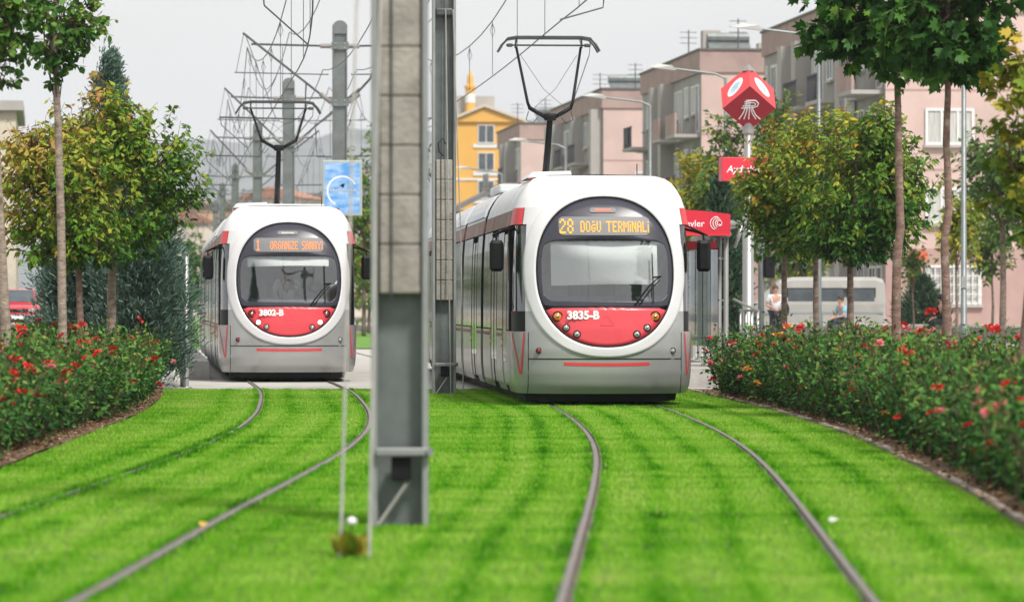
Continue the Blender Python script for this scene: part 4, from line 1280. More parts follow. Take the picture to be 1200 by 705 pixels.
rf = [(-.6, 2.52), (-.3, 2.74), (.3, 2.84), (1.0, 2.80), (1.5, 2.66), (1.5, 2.60), (1.0, 2.73), (.3, 2.77), (-.3, 2.67), (-.6, 2.46)]
m.prism(rf, 'y', 0.05, 6.0); m.build('roof', M['roof_white'], sh)
m = MB(); up = [(-.95 + 2.15 * k / 12, 2.72 + .20 * math.sin(math.pi * (.18 + .62 * k / 12)) - .00 * k) for k in range(13)]
lo_ = [(-.95 + 2.15 * k / 12, 2.44 - .01 * k / 12) for k in range(12, -1, -1)]
m.prism(up + lo_, 'y', -.26, -.185)
fa = m.build('fascia', M['sign_red'], sh)
MB().box(-.93, 1.18, -.275, -.262, 2.43, 2.455).build('fascia_trim', M['sign_bright_red'], fa)
text_mesh('name', 'Aydınlıkevler', .18, M['white_text'], fa, (.70, -.263, 2.60), (math.pi / 2, 0, 0), 'RIGHT', .002, 0, .001)
m = MB()      # fan of curved strokes emblem
for r_, a0, a1, dx in ((.125, 75, 255, 0), (.10, 75, 255, .025), (.075, 70, 250, .05), (.05, 20, 330, .06), (.03, 200, 380, .075)):
    m.tube([(.93 + dx + r_ * .95 * math.cos(math.radians(t)), -.268, 2.665 + r_ * math.sin(math.radians(t))) for t in np.linspace(a0, a1, 9)], .008, 5)
m.build('emblem', M['white_text'], fa)
MB().box(-.6, 1.1, 1.0, 1.04, 2.18, 2.34).build('inner_sign', M['sign_red'], sh)
for k in range(2):
    st = MB().box(.35, .8, 1.4 + k * 2.2, 3.0 + k * 2.2, .42, .47, .01).build('bench_seat', M['brushed'], sh)
    MB().box(.5, .62, 1.7 + k * 2.2, 2.7 + k * 2.2, .0, .42).build('bench_leg', M['steel'], sh)
# handrail going back from the shelter
hr = thing('platform_railing', 'low stainless railing sloping down behind the stop shelter', 'railing', (0, 0, 0))
ph = []
for k in range(4):
    y = 71.6 + k * .0 + k * 1.6; x = float(RC(y)) + 4.55 + .12 * k; MB().tube([(x, y, .32), (x, y, 1.35)], .03, 8).build('post', M['brushed'], hr, True); ph.append((x, y))
for z in (1.34, .9): MB().tube([(x, y, z) for x, y in ph], .028, 8).build('handrail', M['brushed'], hr, True)
MB().tube([(ph[0][0], ph[0][1], 1.34), (ph[0][0] - .5, ph[0][1] - .9, 1.55)], .028, 8).build('handrail', M['brushed'], hr, True)
# signal post by the mast
sp2 = thing('signal_post', 'slim grey post with a small black box, right behind the stop sign mast', 'post', (5.58, 86.0, .3))
MB().lathe([(.07, 0), (.07, 3.6), (.03, 3.62)], n=12).build('shaft', M['steel'], sp2, True)
MB().box(.07, .30, -.14, .10, 1.75, 2.25, .03).build('signal_box', M['black'], sp2)

# ------------------------------------------------------------------ apartment blocks
M['pink'] = pmat('pink_render', (0.62, 0.465, 0.425), 0.9, 0, 0.06, 0.6, bump=0.1, dirt=((0.42, 0.32, 0.295), .35, .5, .85))
M['pink_low'] = pmat('dusky_pink_render', (0.44, 0.295, 0.27), 0.9, 0, 0.08, 0.8, bump=0.1)
M['pink_band'] = pmat('parapet_pink_render', (0.40, 0.29, 0.265), 0.9, 0, 0.1, 0.8, dirt=((0.30, 0.22, 0.2), 1.0, .5, .8))
M['grey_render'] = pmat('grey_render', (0.34, 0.325, 0.31), 0.9, 0, 0.08, 0.6, bump=0.1, dirt=((0.27, 0.255, 0.24), .5, .5, .8))
M['grey_pier'] = pmat('pier_grey_render', (0.42, 0.40, 0.38), 0.9, 0, 0.08, 0.6, dirt=((0.33, 0.31, 0.29), .6, .5, .8))
M['win_white'] = pmat('white_window_frame', (0.72, 0.73, 0.72), 0.5, 0, 0.05)
M['win_glass'] = pmat('window_glass', (0.07, 0.085, 0.10), 0.12, 0, 0.3, 1.5, spec=0.7)
M['curtain'] = pmat('curtained_window', (0.50, 0.50, 0.48), 0.5, 0, 0.2, 3, stretch=(4, 4, .4))
M['roof_dark'] = pmat('roof_edge_grey', (0.16, 0.15, 0.145), 0.9, 0, 0.15)
M['rail_iron'] = pmat('iron_rail', (0.10, 0.10, 0.11), 0.6, 0.3, 0.1)
M['blue_cloth'] = pmat('blue_shutter', (0.25, 0.42, 0.55), .8, 0, .15)
ST = 2.72
def window(par, axis, u0, u1, z0, z1, at, out, curtain=False, bars=0, divs=2):
    """axis 'x': window in a wall facing -x at x=at (u along y); axis 'y': wall facing -y at y=at (u along x)"""
    def bx(m, a0, a1, b0, b1, d0, d1):
        if axis == 'x': m.box(at - d1, at - d0, a0, a1, b0, b1)
        else: m.box(a0, a1, at - d1, at - d0, b0, b1)
    f = MB(); w = .09
    bx(f, u0, u1, z0, z0 + w, -.02, out); bx(f, u0, u1, z1 - w, z1, -.02, out)
    bx(f, u0, u0 + w, z0 + w, z1 - w, -.02, out); bx(f, u1 - w, u1, z0 + w, z1 - w, -.02, out)
    for k in range(1, divs):
        c = u0 + (u1 - u0) * k / divs; bx(f, c - .04, c + .04, z0 + w, z1 - w, -.02, out - .005)
    fo = f.build('window', M['win_white'], par)
    p = MB(); bx(p, u0 + w, u1 - w, z0 + w, z1 - w, -.01, out - .04); p.build('pane', M['curtain'] if curtain else M['win_glass'], fo)
    s = MB(); bx(s, u0 - .06, u1 + .06, z0 - .09, z0 - .002, -.02, out + .07); s.build('sill', M['grey_pier'], fo)
    if bars:
        b = MB()
        for k in range(bars):
            c = u0 + (u1 - u0) * (k + .5) / bars; bx(b, c - .018, c + .018, z0, z1, out + .03, out + .06)
        for zz in np.linspace(z0 + .05, z1 - .05, 5): bx(b, u0, u1, zz - .015, zz + .015, out + .06, out + .08)
        b.build('window_grille', M['win_white'], fo)

def block(label, corner, Lf, Wd, th, floors=4, base=PV, seed=0, gable_windows=(), top=None):
    rr = random.Random(seed)
    T = thing('apartment_block', label, 'building', (corner[0], corner[1], base), th, 'pink and grey apartment blocks along the street')
    H = floors * ST + .25; HP = H + .95
    MB().box(0, Wd, 0, Lf, -.4, H).build('wall', M['grey_render'], T)
    # gable skins: upper pale pink, lower dusky pink, slightly proud of the frame
    MB().box(-.02, Wd + .02, -.06, .0 - .001, 3.05, H).build('gable_wall', M['pink'], T)
    MB().box(-.02, Wd + .02, -.08, .0 - .001, -.4, 3.045).build('gable_base', M['pink_low'], T)
    for k in range(1, floors):
        MB().box(-.02, Wd + .02, -.072, -.0605, k * ST + .19 + .1, k * ST + .25 + .1).build('floor_line', M['pink_low'], T)
    MB().box(-.10, Wd + .1, -.14, Lf + .1, H, HP).build('parapet', M['pink_band'], T)
    MB().box(-.16, Wd + .16, -.2, Lf + .16, HP, HP + .08).build('roof_edge', M['roof_dark'], T)
    # street side: projecting piers and window bays, recessed balconies between
    y = 0.25; k = 0
    pattern = ['pier', 'win', 'balc', 'win', 'pier', 'balc', 'win', 'balc', 'pier', 'win']
    wid = {'pier': .9, 'win': 2.1, 'balc': 2.8}
    while y < Lf - 1.0:
        kind = pattern[(k + seed) % len(pattern)]; w = min(wid[kind], Lf - .2 - y)
        if kind == 'pier':
            MB().box(-.62, .0 - .001, y, y + w - .05, -.4, H - .05).build('pier', M['grey_pier'], T)
        for fl in range(floors):
            z = fl * ST + .35
            if kind == 'win':
                window(T, 'x', y + .5, y + w - .5, z + .85, z + 2.2, 0, .06, rr.random() < .5, 0, 2)
                if fl: MB().box(-.35, -.001, y + .1, y + w - .1, z - .16, z - .02).build('ledge', M['grey_pier'], T)
            elif kind == 'balc' and w > 1.6:
                window(T, 'x', y + .3, y + 1.2, z + .05, z + 2.15, 0, .05, rr.random() < .5, 0, 1)
                window(T, 'x', y + 1.35, y + w - .3, z + .9, z + 2.15, 0, .05, rr.random() < .5, 0, 2)
                if fl:
                    b = MB().box(-1.15, -.001, y, y + w - .06, z - .16, z - .02).build('balcony', M['grey_pier'], T)
                    if rr.random() < .6:
                        MB().box(-1.14, -1.04, y + .02, y + w - .08, z - .018, z + .88).build('balcony_wall', M['pink_band'] if rr.random() < .6 else M['grey_pier'], b)
                    else:
                        r_ = MB()
                        for q in range(int(w / .16)): r_.box(-1.11, -1.08, y + .08 + q * .16, y + .11 + q * .16, z - .02, z + .9)
                        r_.box(-1.12, -1.06, y + .03, y + w - .1, z + .9, z + .95); r_.build('balcony_rail', M['rail_iron'], b)
                    if rr.random() < .3:
                        MB().box(-1.19, -1.15, y + .5, y + 1.4, z + .1, z + .85).build('drying_cloth', M[rr.choice(['blue_cloth', 'white_text', 'black'])], b)
        y += w; k += 1
    for q in range(5):        # outdoor cooler units and dishes on the street side
        cy = rr.uniform(1, Lf - 2); cz_ = rr.choice([1, 2, 3]) * ST - rr.uniform(.2, .6)
        MB().box(-.42, -.07, cy, cy + .8, cz_, cz_ + .55, .02).build('cooler_unit', M['win_white'], T)
    for u0, z0, wdt, hgt, cur, bars in gable_windows:
        window(T, 'y', u0, u0 + wdt, z0, z0 + hgt, -.08, .06, cur, bars, 2 if wdt < 1.6 else 3)
    # roof clutter
    for q in range(3):
        cy = Lf * (.15 + .3 * q) + rr.uniform(-.5, .5); cx = rr.uniform(1.0, Wd - 2)
        ch = MB().box(cx, cx + .8, cy, cy + .7, HP + .05, HP + rr.uniform(.8, 1.5)).build('chimney', M['grey_pier'], T)
    for q in range(2):
        cy = Lf * (.25 + .4 * q); cx = rr.uniform(.6, 2.5)
        m = MB(); m.tube([(cx, cy, HP + .1), (cx, cy, HP + 1.7)], .03, 5)
        for z in (1.1, 1.35, 1.6): m.tube([(cx - .4, cy, HP + z), (cx + .4, cy + .1, HP + z)], .015, 4)
        m.build('roof_aerial', M['rail_iron'], T)
    m = MB(); cy = Lf * .4; cx = 1.6          # solar water heater
    m.add([(cx, cy, HP + .15), (cx + 1.9, cy, HP + .15), (cx + 1.9, cy + 1.2, HP + .95), (cx, cy + 1.2, HP + .95)], [(0, 1, 2, 3)])
    m.tube([(cx, cy + 1.35, HP + 1.1), (cx + 1.9, cy + 1.35, HP + 1.1)], .26, 10); m.box(cx + .1, cx + .2, cy + 1.1, cy + 1.2, HP, HP + .9); m.box(cx + 1.7, cx + 1.8, cy + 1.1, cy + 1.2, HP, HP + .9)
    m.build('solar_heater', M['steel'], T)
    return T
thb = math.atan(.108)
block('pink and grey apartment block with barred ground floor windows behind the low wall', (12.75, 131, ), 24, 15, thb, 4, seed=2,
      gable_windows=((1.35, 1.15, 1.95, 1.35, True, 9), (1.35, 6.6, 1.7, 1.25, True, 0), (1.35, 3.9, 1.7, 1.25, True, 0), (1.35, 9.3, 1.7, 1.25, False, 0), (5.2, 1.15, 1.95, 1.35, True, 9), (5.2, 6.6, 1.7, 1.25, True, 0), (5.2, 3.9, 1.7, 1.25, True, 0), (5.2, 9.3, 1.7, 1.25, False, 0)))
block('pink gabled apartment block rising behind the red cube sign', (8.15, 165), 18, 14, thb, 4, seed=5, gable_windows=((2.2, 6.6, 1.4, 1.3, True, 0), (2.2, 3.9, 1.4, 1.3, False, 0)))
block('pink gabled apartment block above the roof of the tram numbered 3835-B', (4.65, 195), 22, 14, thb, 4, seed=0, gable_windows=((1.6, 6.4, 1.4, 1.5, True, 0), (1.6, 3.7, 1.4, 1.3, True, 0)))
block('smallest looking pink apartment block, between the yellow house and the pantograph', (.55, 232), 13, 14, thb, 4, seed=7, gable_windows=((1.2, 5.5, 1.4, 1.5, False, 0),))
# pieces on the near gable
o = MB().box(0, .62, -.04, 0, 0, .34).build('wall_plate', pmat('orange_red_plate', (.72, .16, .08), .5, 0, .15, 5)); o.location = (13.55, 130.9, 2.95); o.rotation_euler = (0, 0, thb)
tag(o, 'small orange-red plate on the pink gable wall', 'plate')

# yellow house with a turret
M['yellow'] = pmat('yellow_render', (0.72, 0.40, 0.085), 0.9, 0, 0.06, 0.3)
yh = thing('yellow_house', 'tall yellow gabled house with orange turret behind the pink blocks', 'building', (-6.1, 415, 0), .05)
MB().box(-.2, 7.0, 0, 12, -.5, 21.2).build('wall', M['yellow'], yh)
m = MB(); m.prism([(-.6, 21.2), (3.1, 22.7), (7.3, 21.2)], 'y', -.3, 12.3); m.build('gable', M['yellow'], yh)
m = MB()
for p, q in (((-.9, 21.15), (3.1, 22.8)), ((3.1, 22.8), (7.6, 21.15))):
    m.add([(p[0], -.6, p[1]), (q[0], -.6, q[1]), (q[0], 12.6, q[1]), (p[0], 12.6, p[1]), (p[0], -.6, p[1] + .3), (q[0], -.6, q[1] + .3), (q[0], 12.6, q[1] + .3), (p[0], 12.6, p[1] + .3)], [(0, 1, 5, 4), (4, 5, 6, 7), (2, 3, 7, 6), (0, 3, 2, 1), (1, 2, 6, 5), (0, 4, 7, 3)])
m.build('roof', pmat('pale_roof', (.60, .52, .40), .8, 0, .1), yh)
for z in (18.9, 15.9, 12.9):
    window(yh, 'y', 2.4, 4.2, z, z + 2.0, 0, .1, False, 0, 2)
    MB().box(1.9, 4.7, -.12, -.001, z - .5, z - .1).build('window_apron', M['win_white'], yh)
MB().box(-.25, 7.05, -.1, -.001, 14.9, 15.1).build('floor_line', M['win_white'], yh)
m = MB().lathe([(.55, 22), (.5, 24.9), (.62, 25.0), (.62, 25.3), (.36, 25.4), (.32, 26.3), (.05, 26.9)], (1.7, 3, 0), 12); tu = m.build('turret', M['yellow'], yh)
MB().lathe([(.57, 23.4), (.54, 24.4)], (1.7, 3, 0), 12).build('turret_band', M['win_white'], tu)
MB().box(-.5, 4.4, 4, 9, 22, 24.2).build('roof_block', M['grey_pier'], yh)
lh = thing('low_house', 'low pale house with sloping grey roof below the yellow house', 'building', (-4.4, 330, 0), .1)
MB().box(0, 6.5, 0, 8, -.3, 9.6).build('wall', pmat('cream_render', (.55, .50, .43), .9, 0, .08), lh)
m = MB(); m.prism([(-.6, 9.4), (7.0, 13.2), (7.0, 13.6), (-.6, 9.8)], 'y', -.6, 8.6); m.build('roof', M['roof_dark'], lh)
MB().box(6.3, 6.49, 0, 8, 9.6, 13.0).build('side_wall', pmat('cream_side', (.55, .50, .43), .9, 0, .08), lh)
window(lh, 'y', 1.0, 2.4, 6.6, 8.2, 0, .06); window(lh, 'y', 3.6, 5.0, 6.6, 8.2, 0, .06)

# pale block at the far left
bl = thing('pale_block', 'pale cream apartment house beyond the red car', 'building', (-31.5, 158, .3), .12)
MB().box(0, 11.0, 0, 14, -.4, 9.2).build('wall', pmat('pale_cream_render', (.60, .54, .44), .9, 0, .07, dirt=((.45, .42, .36), .6, .5, .8)), bl)
MB().box(-.3, 11.3, -.3, 14.3, 9.2, 9.6).build('roof_edge', M['grey_pier'], bl)
for f in range(3):
    for c in range(4): window(bl, 'y', 1.0 + c * 2.6, 2.4 + c * 2.6, 1.1 + f * 2.9, 2.6 + f * 2.9, 0, .06, (c + f) % 2 == 0)

# far town in the haze
far_cols = [(.62, .55, .47), (.55, .50, .46), (.60, .40, .24), (.50, .48, .46), (.58, .46, .38), (.62, .58, .52)]
FM = [pmat('far_render_%d' % i, c, .9, 0, .1, .1) for i, c in enumerate(far_cols)]
far_roof = pmat('far_tile_roof', (.36, .18, .12), .9, 0, .15, .2)
FARL = ['cream', 'grey-beige', 'orange-brown', 'grey', 'light brown', 'off-white']
FARP = ['low in the hazy town beyond the left tram']
rr = random.Random(11)
k = 0
for i in range(22):
    Y = 470 + (i * 37) % 330; px = 205 + 11.2 * i; X = (px - 600) / 4500 * Y
    W = rr.uniform(7, 15); H = rr.uniform(10, 19) * Y / 620; D = rr.uniform(8, 12); ci = i % 6
    t = thing('far_house', '%s house low in the hazy town under the hills' % FARL[ci], 'building', (X, Y, -.03), rr.uniform(-.3, .3), 'houses of the far town')
    MB().box(-W / 2, W / 2, -D / 2, D / 2, 0, H).build('wall', FM[ci], t)
    if rr.random() < .6:
        m = MB(); m.prism([(-W / 2 - .5, H + .01), (0, H + rr.uniform(1.5, 3)), (W / 2 + .5, H + .01)], 'y', -D / 2 - .4, D / 2 + .4); m.build('roof', far_roof, t)
    else:
        MB().box(-W / 2 - .3, W / 2 + .3, -D / 2 - .3, D / 2 + .3, H, H + .5).build('roof', M['roof_dark'], t)
    for f in range(int(H / 3.2)):
        for c in range(int(W / 3)):
            x = -W / 2 + 1.0 + c * 3.0; z = 1.2 + f * 3.1
            if x + 1.3 < W / 2: MB().box(x, x + 1.3, -D / 2 - .06, -D / 2 - .002, z, z + 1.4).build('window', M['win_glass'], t)

# ------------------------------------------------------------------ street lamps
lm_head = pmat('lamp_head_grey', (.62, .63, .62), .4, .2, .05)
def street_lamp(x, y, h, rot, label, base=PV, arm=1.6):
    t = thing('street_lamp', label, 'lamp', (x, y, base), rot, 'street lamps by the apartment blocks')
    MB().lathe([(.13, 0), (.10, .9), (.075, 1.0), (.045, h)], n=10).build('post', M['steel'], t, True)
    MB().tube([(0, 0, h - .02), (-.3, 0, h + .12), (-arm, 0, h + .28)], .035, 8).build('arm', M['steel'], t)
    m = MB(); m.add([(-arm + .1, -.10, h + .22), (-arm + .1, .10, h + .22), (-arm - .55, .12, h + .30), (-arm - .55, -.12, h + .30), (-arm, -.14, h + .36), (-arm, .14, h + .36), (-arm - .45, .10, h + .42), (-arm - .45, -.10, h + .42), (-arm - .75, 0, h + .33)],
                    [(0, 1, 2, 8, 3), (4, 7, 6, 5), (0, 4, 5, 1), (1, 5, 6, 2), (3, 7, 4, 0), (2, 6, 8), (8, 6, 7), (3, 8, 7)])
    m.build('lamp_head', lm_head, t)
street_lamp(8.15, 102, 8.2, 0, 'grey street lamp rising above the yellowing tree by the second pink block')
street_lamp(6.45, 116, 8.0, 0, 'grey street lamp whose post passes behind the red cube sign')
street_lamp(4.75, 132, 8.0, 0, 'grey street lamp in front of the block behind the red cube sign')
street_lamp(2.2, 158, 7.6, 0, 'grey street lamp above the roof of the tram numbered 3835-B')
street_lamp(-.5, 190, 7.6, 0, 'grey street lamp right of the yellow house, farthest of the row')
lp = thing('lamp_post', 'bare grey post between the young street trees before the barred windows', 'post', (12.0, 102, PV))
MB().lathe([(.13, 0), (.13, .6), (.085, .65), (.06, 7.5), (.03, 7.52)], n=12).build('shaft', M['steel'], lp, True)
MB().box(-.07, .07, -.10, -.06, 1.6, 1.9).build('hatch', M['pale_steel'], lp)

# ------------------------------------------------------------------ low wall with coping
lw = thing('low_wall', 'low grey wall with pale coping stones in front of the pink block', 'wall', (8.4, 121.5, PV), math.atan2(-11.5, 10))
Lw = 15.2
MB().box(0, Lw, 0, .35, -.05, .46).build('wall_body', M['concrete'], lw)
cp = MB().box(.005, .945, -.05, .40, .461, .555, .012).build('coping_stone', pmat('pale_coping', (.62, .57, .52), .85, 0, .1, 4), lw)
for k in range(1, 16):
    o = link(cp.copy(), lw); o.location = (k * .95, 0, 0)

# ------------------------------------------------------------------ vegetation
def trunk_mesh(pts, rad, n=9, seed=0):
    m = MB()
    P_ = []; Rr = []
    for i in range(len(pts) - 1):
        for k in range(4):
            t = k / 4; p = Vector(pts[i]).lerp(Vector(pts[i + 1]), t)
            j = .012 * (1 if i else 0)
            P_.append(p + Vector((fbm((seed, p.z, 0), 1.3), fbm((seed, 5, p.z), 1.3), 0)) * j)
            r = rad[i] + (rad[i + 1] - rad[i]) * t
            Rr.append(r * (1 + .10 * fbm((seed, 9, p.z), 3.0)))
    P_.append(Vector(pts[-1])); Rr.append(rad[-1])
    return m.tube(P_, Rr, n)

def tree(name, label, cat, loc, trunk, crown, leaf, bark, seed, group=None, rotz=0.0, tint_fn=None):
    """trunk: list of (x,y,z,r) local. crown: dict(c, r, n clusters, leaves, twig, droop, shell). leaf: (kind, size, mat)"""
    rng = np.random.default_rng(seed); rr = random.Random(seed)
    T = thing(name, label, cat, loc, rotz, group)
    tm = trunk_mesh([p[:3] for p in trunk], [p[3] for p in trunk], seed=seed)
    tr_ = tm.build('trunk', bark, T, True)
    lobes = crown['lobes']              # list of (cx,cy,cz,rx,ry,rz,weight)
    W_ = np.array([l[6] for l in lobes]); W_ = W_ / W_.sum()
    tops = [Vector(p[:3]) for p in trunk]
    limbs = MB(); pts = []; dirs = []; sizes = []; tints = []
    kind, size, lmat = leaf
    ends = []
    # limbs from the upper trunk into each lobe
    for li, l in enumerate(lobes):
        c = Vector(l[:3])
        st = min(tops[1:], key=lambda p: abs(p.z - max(c.z - l[5] * .9, tops[1].z)) + .2 * (Vector((p.x, p.y)) - Vector((c.x, c.y))).length)
        for q in range(crown.get('limbs', 4)):
            e = c + Vector((rr.uniform(-.6, .6) * l[3], rr.uniform(-.6, .6) * l[4], rr.uniform(-.1, .75) * l[5]))
            mid = st.lerp(e, .5) + Vector((rr.uniform(-.1, .1), rr.uniform(-.1, .1), .08))
            limbs.tube([st, mid, e], [trunk[-1][3] * .75, trunk[-1][3] * .5, .008], 5); ends.append((mid, e))
    ncl = crown['clusters']; tw = crown.get('twig', .35)
    zc_lo = min(l[2] - l[5] for l in lobes); zc_hi = max(l[2] + l[5] for l in lobes)
    for k in range(ncl):
        l = lobes[rng.choice(len(lobes), p=W_)]
        v = rng.normal(size=3); v /= np.linalg.norm(v)
        rad = (crown.get('hollow', .35) + (1 - crown.get('hollow', .35)) * rng.random() ** .6)
        bump = 1 + .30 * fbm((v[0] * 2 + seed, v[1] * 2, v[2] * 2 + l[2]), 1.4)
        c = np.array(l[:3]) + v * np.array(l[3:6]) * rad * bump
        if c[2] < crown.get('zmin', -9): continue
        out = v * np.array([1, 1, .7]) + np.array([0, 0, crown.get('rise', .35)]) + rng.normal(size=3) * .35
        out /= np.linalg.norm(out)
        tl_ = tw * rng.uniform(.6, 1.3)
        a = Vector(c - out * tl_ * .7); b = Vector(c + out * tl_ * .6)
        limbs.tube([a, b], [.006, .003], 3, caps=False)
        if rr.random() < .25 and ends:
            m_, e_ = rr.choice(ends)
            if (e_ - a).length < 1.0: limbs.tube([e_, a], [.008, .005], 3, caps=False)
        nl = crown['leaves'] + int(rng.integers(-2, 3))
        ct = rng.normal(0, .12)
        for q in range(nl):
            t = rng.random()
            p = np.array(a) + (np.array(b) - np.array(a)) * t
            side = rng.normal(size=3); side -= out * side.dot(out); side /= np.linalg.norm(side) + 1e-9
            d = side * .9 + out * .6 + np.array([0, 0, -crown.get('droop', .45)])
            pts.append(p + side * .01); dirs.append(d)
            sizes.append(size * rng.uniform(.5, 1.35))
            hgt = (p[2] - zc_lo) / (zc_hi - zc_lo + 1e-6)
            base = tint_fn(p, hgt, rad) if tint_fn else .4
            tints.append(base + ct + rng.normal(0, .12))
    limbs.build('limbs', M['twig'], T)
    o = leaf_object('crown', pts, dirs, sizes, tints, kind, lmat, T, rng)
    o['kind'] = 'stuff'
    return T

# the two bronze-green round trees on the left
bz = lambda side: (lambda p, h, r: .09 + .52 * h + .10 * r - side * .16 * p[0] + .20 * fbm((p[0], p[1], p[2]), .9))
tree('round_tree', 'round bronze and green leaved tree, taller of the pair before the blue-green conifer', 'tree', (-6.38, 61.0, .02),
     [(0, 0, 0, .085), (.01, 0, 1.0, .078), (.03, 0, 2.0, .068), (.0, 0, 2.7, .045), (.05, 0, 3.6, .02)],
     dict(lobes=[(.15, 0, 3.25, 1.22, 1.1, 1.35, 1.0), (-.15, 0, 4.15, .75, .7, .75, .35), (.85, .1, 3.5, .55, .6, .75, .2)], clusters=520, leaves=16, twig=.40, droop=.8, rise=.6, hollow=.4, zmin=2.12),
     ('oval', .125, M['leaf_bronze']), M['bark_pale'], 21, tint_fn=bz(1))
tree('round_tree', 'round bronze leaved tree with reddish trunk, beside the taller one before the conifer', 'tree', (-6.72, 59.6, .02),
     [(0, 0, 0, .06), (.02, 0, 1.0, .056), (0, 0, 1.9, .048), (.03, 0, 2.6, .035), (-.05, 0, 3.3, .015)],
     dict(lobes=[(-.35, 0, 3.05, 1.0, .95, 1.15, 1.0), (-.6, 0, 3.75, .55, .6, .5, .3), (.1, 0, 2.4, .7, .7, .55, .3)], clusters=420, leaves=16, twig=.40, droop=.8, rise=.55, hollow=.4, zmin=2.1),
     ('oval', .125, M['leaf_bronze']), M['bark_red'], 22, tint_fn=bz(1.0))
# a second stem of the taller tree
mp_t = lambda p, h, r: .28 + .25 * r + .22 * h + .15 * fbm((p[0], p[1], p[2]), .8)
tree('slender_tree', 'slender pale trunked tree in the left rose bed, right of the leaning one', 'tree', (-6.07, 52.0, .02),
     [(0, 0, 0, .072), (-.02, 0, 1.2, .062), (-.04, 0, 2.6, .056), (-.08, 0, 4.0, .050), (-.12, 0, 5.0, .035), (-.1, 0, 6.2, .015)],
     dict(lobes=[(-.02, 0, 5.55, .62, .7, .85, 1.0), (-.15, 0, 4.85, .38, .4, .42, .25), (.3, 0, 5.15, .30, .35, .35, .2)], clusters=170, leaves=11, twig=.26, droop=.6, rise=.2, hollow=.3),
     ('round', .095, M['leaf_maple']), M['bark_pale'], 23, tint_fn=lambda p, h, r: mp_t(p, h, r) + (.35 if p[0] > .35 and p[2] > 5.1 else 0))
tree('slender_tree', 'slender leaning pale trunked tree at the outer side of the left rose bed', 'tree', (-5.78, 44.0, .02),
     [(0, 0, 0, .070), (-.03, 0, 1.2, .062), (-.10, 0, 2.6, .055), (-.17, 0, 3.8, .048), (-.22, 0, 4.9, .03), (-.2, 0, 5.9, .012)],
     dict(lobes=[(-.2, 0, 5.2, .60, .6, .75, 1.0), (.12, 0, 4.72, .36, .4, .36, .35), (-.12, 0, 4.25, .26, .3, .32, .2)], clusters=150, leaves=11, twig=.26, droop=.6, rise=.2, hollow=.3),
     ('round', .10, M['leaf_maple']), M['bark_pale'], 24, tint_fn=mp_t)

# conifers with scale-like sprays
def conifer(name, label, loc, H, Rb, seed, mat, n=15000, group=None, lean=0.0, tipw=.06, belly=.25, size=.17, pw_=1.0):
    rng = np.random.default_rng(seed)
    T = thing(name, label, 'conifer', loc, 0, group)
    trunk_mesh([(0, 0, 0), (lean * .5, 0, H * .5), (lean, 0, H * .95)], [.11, .06, .012], 8, seed).build('trunk', M['bark_grey'], T, True)
    br = MB(); pts = []; dirs = []; sizes = []; tints = []
    nb = 150
    per = n // nb
    for k in range(nb):
        h = rng.random() ** 1.15
        z = .15 + h * (H - .35)
        prof = Rb * ((1 - h) ** pw_) * (1.0) * (1 - belly * max(0, .25 - h) * 3) + tipw
        az = rng.random() * 2 * math.pi
        L = prof * rng.uniform(.78, 1.14)
        rise = .75 + .9 * h
        e = np.array([math.cos(az) * L, math.sin(az) * L, 0]); c0 = np.array([lean * h, 0, z])
        up = np.array([0, 0, L * rise * .62])
        ct = rng.normal(0, .08)
        br.tube([tuple(c0), tuple(c0 + e * .5 + up * .35), tuple(c0 + e + up)], [.018, .012, .004], 4, caps=False)
        for q in range(per):
            t = rng.random() ** .55
            p = c0 + e * t + up * (t ** 1.4)
            w = .10 + .20 * (1 - abs(t - .55)) * min(1, L)
            p = p + rng.normal(size=3) * np.array([w, w, w * .9]) * .62
            if p[2] < .02: p[2] = .02 + rng.random() * .1
            d = np.array([math.cos(az), math.sin(az), .9 + .5 * h]) + rng.normal(size=3) * .55
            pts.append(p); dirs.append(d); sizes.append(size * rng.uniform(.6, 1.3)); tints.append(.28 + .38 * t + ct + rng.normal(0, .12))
    br.build('branches', M['twig'], T)
    for q in range(60):      # leader
        z = H - .9 + .95 * q / 60; pts.append(np.array([lean, 0, z]) + rng.normal(size=3) * .05 * (1 + (60 - q) / 40)); dirs.append(np.array([rng.normal() * .4, rng.normal() * .4, 1.0])); sizes.append(size * 1.1); tints.append(.6)
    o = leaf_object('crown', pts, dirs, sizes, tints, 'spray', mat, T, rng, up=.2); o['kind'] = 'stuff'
    return T
conifer('blue_conifer', 'large blue-green conifer behind the bronze leaved round trees', (-7.05, 67.0, 0), 5.95, 1.62, 31, M['conifer'], 42000, tipw=.05, pw_=1.25, size=.125)
conifer('blue_conifer', 'smaller blue-green conifer tucked beside the large one near the ramp', (-6.35, 65.2, 0), 3.7, 1.05, 32, M['conifer'], 19000, tipw=.06, size=.115, pw_=.62)
conifer('blue_conifer', 'dark blue-green conifer at the street side of the large one', (-7.55, 66.0, 0), 3.4, .70, 33, M['conifer'], 16000, size=.12)

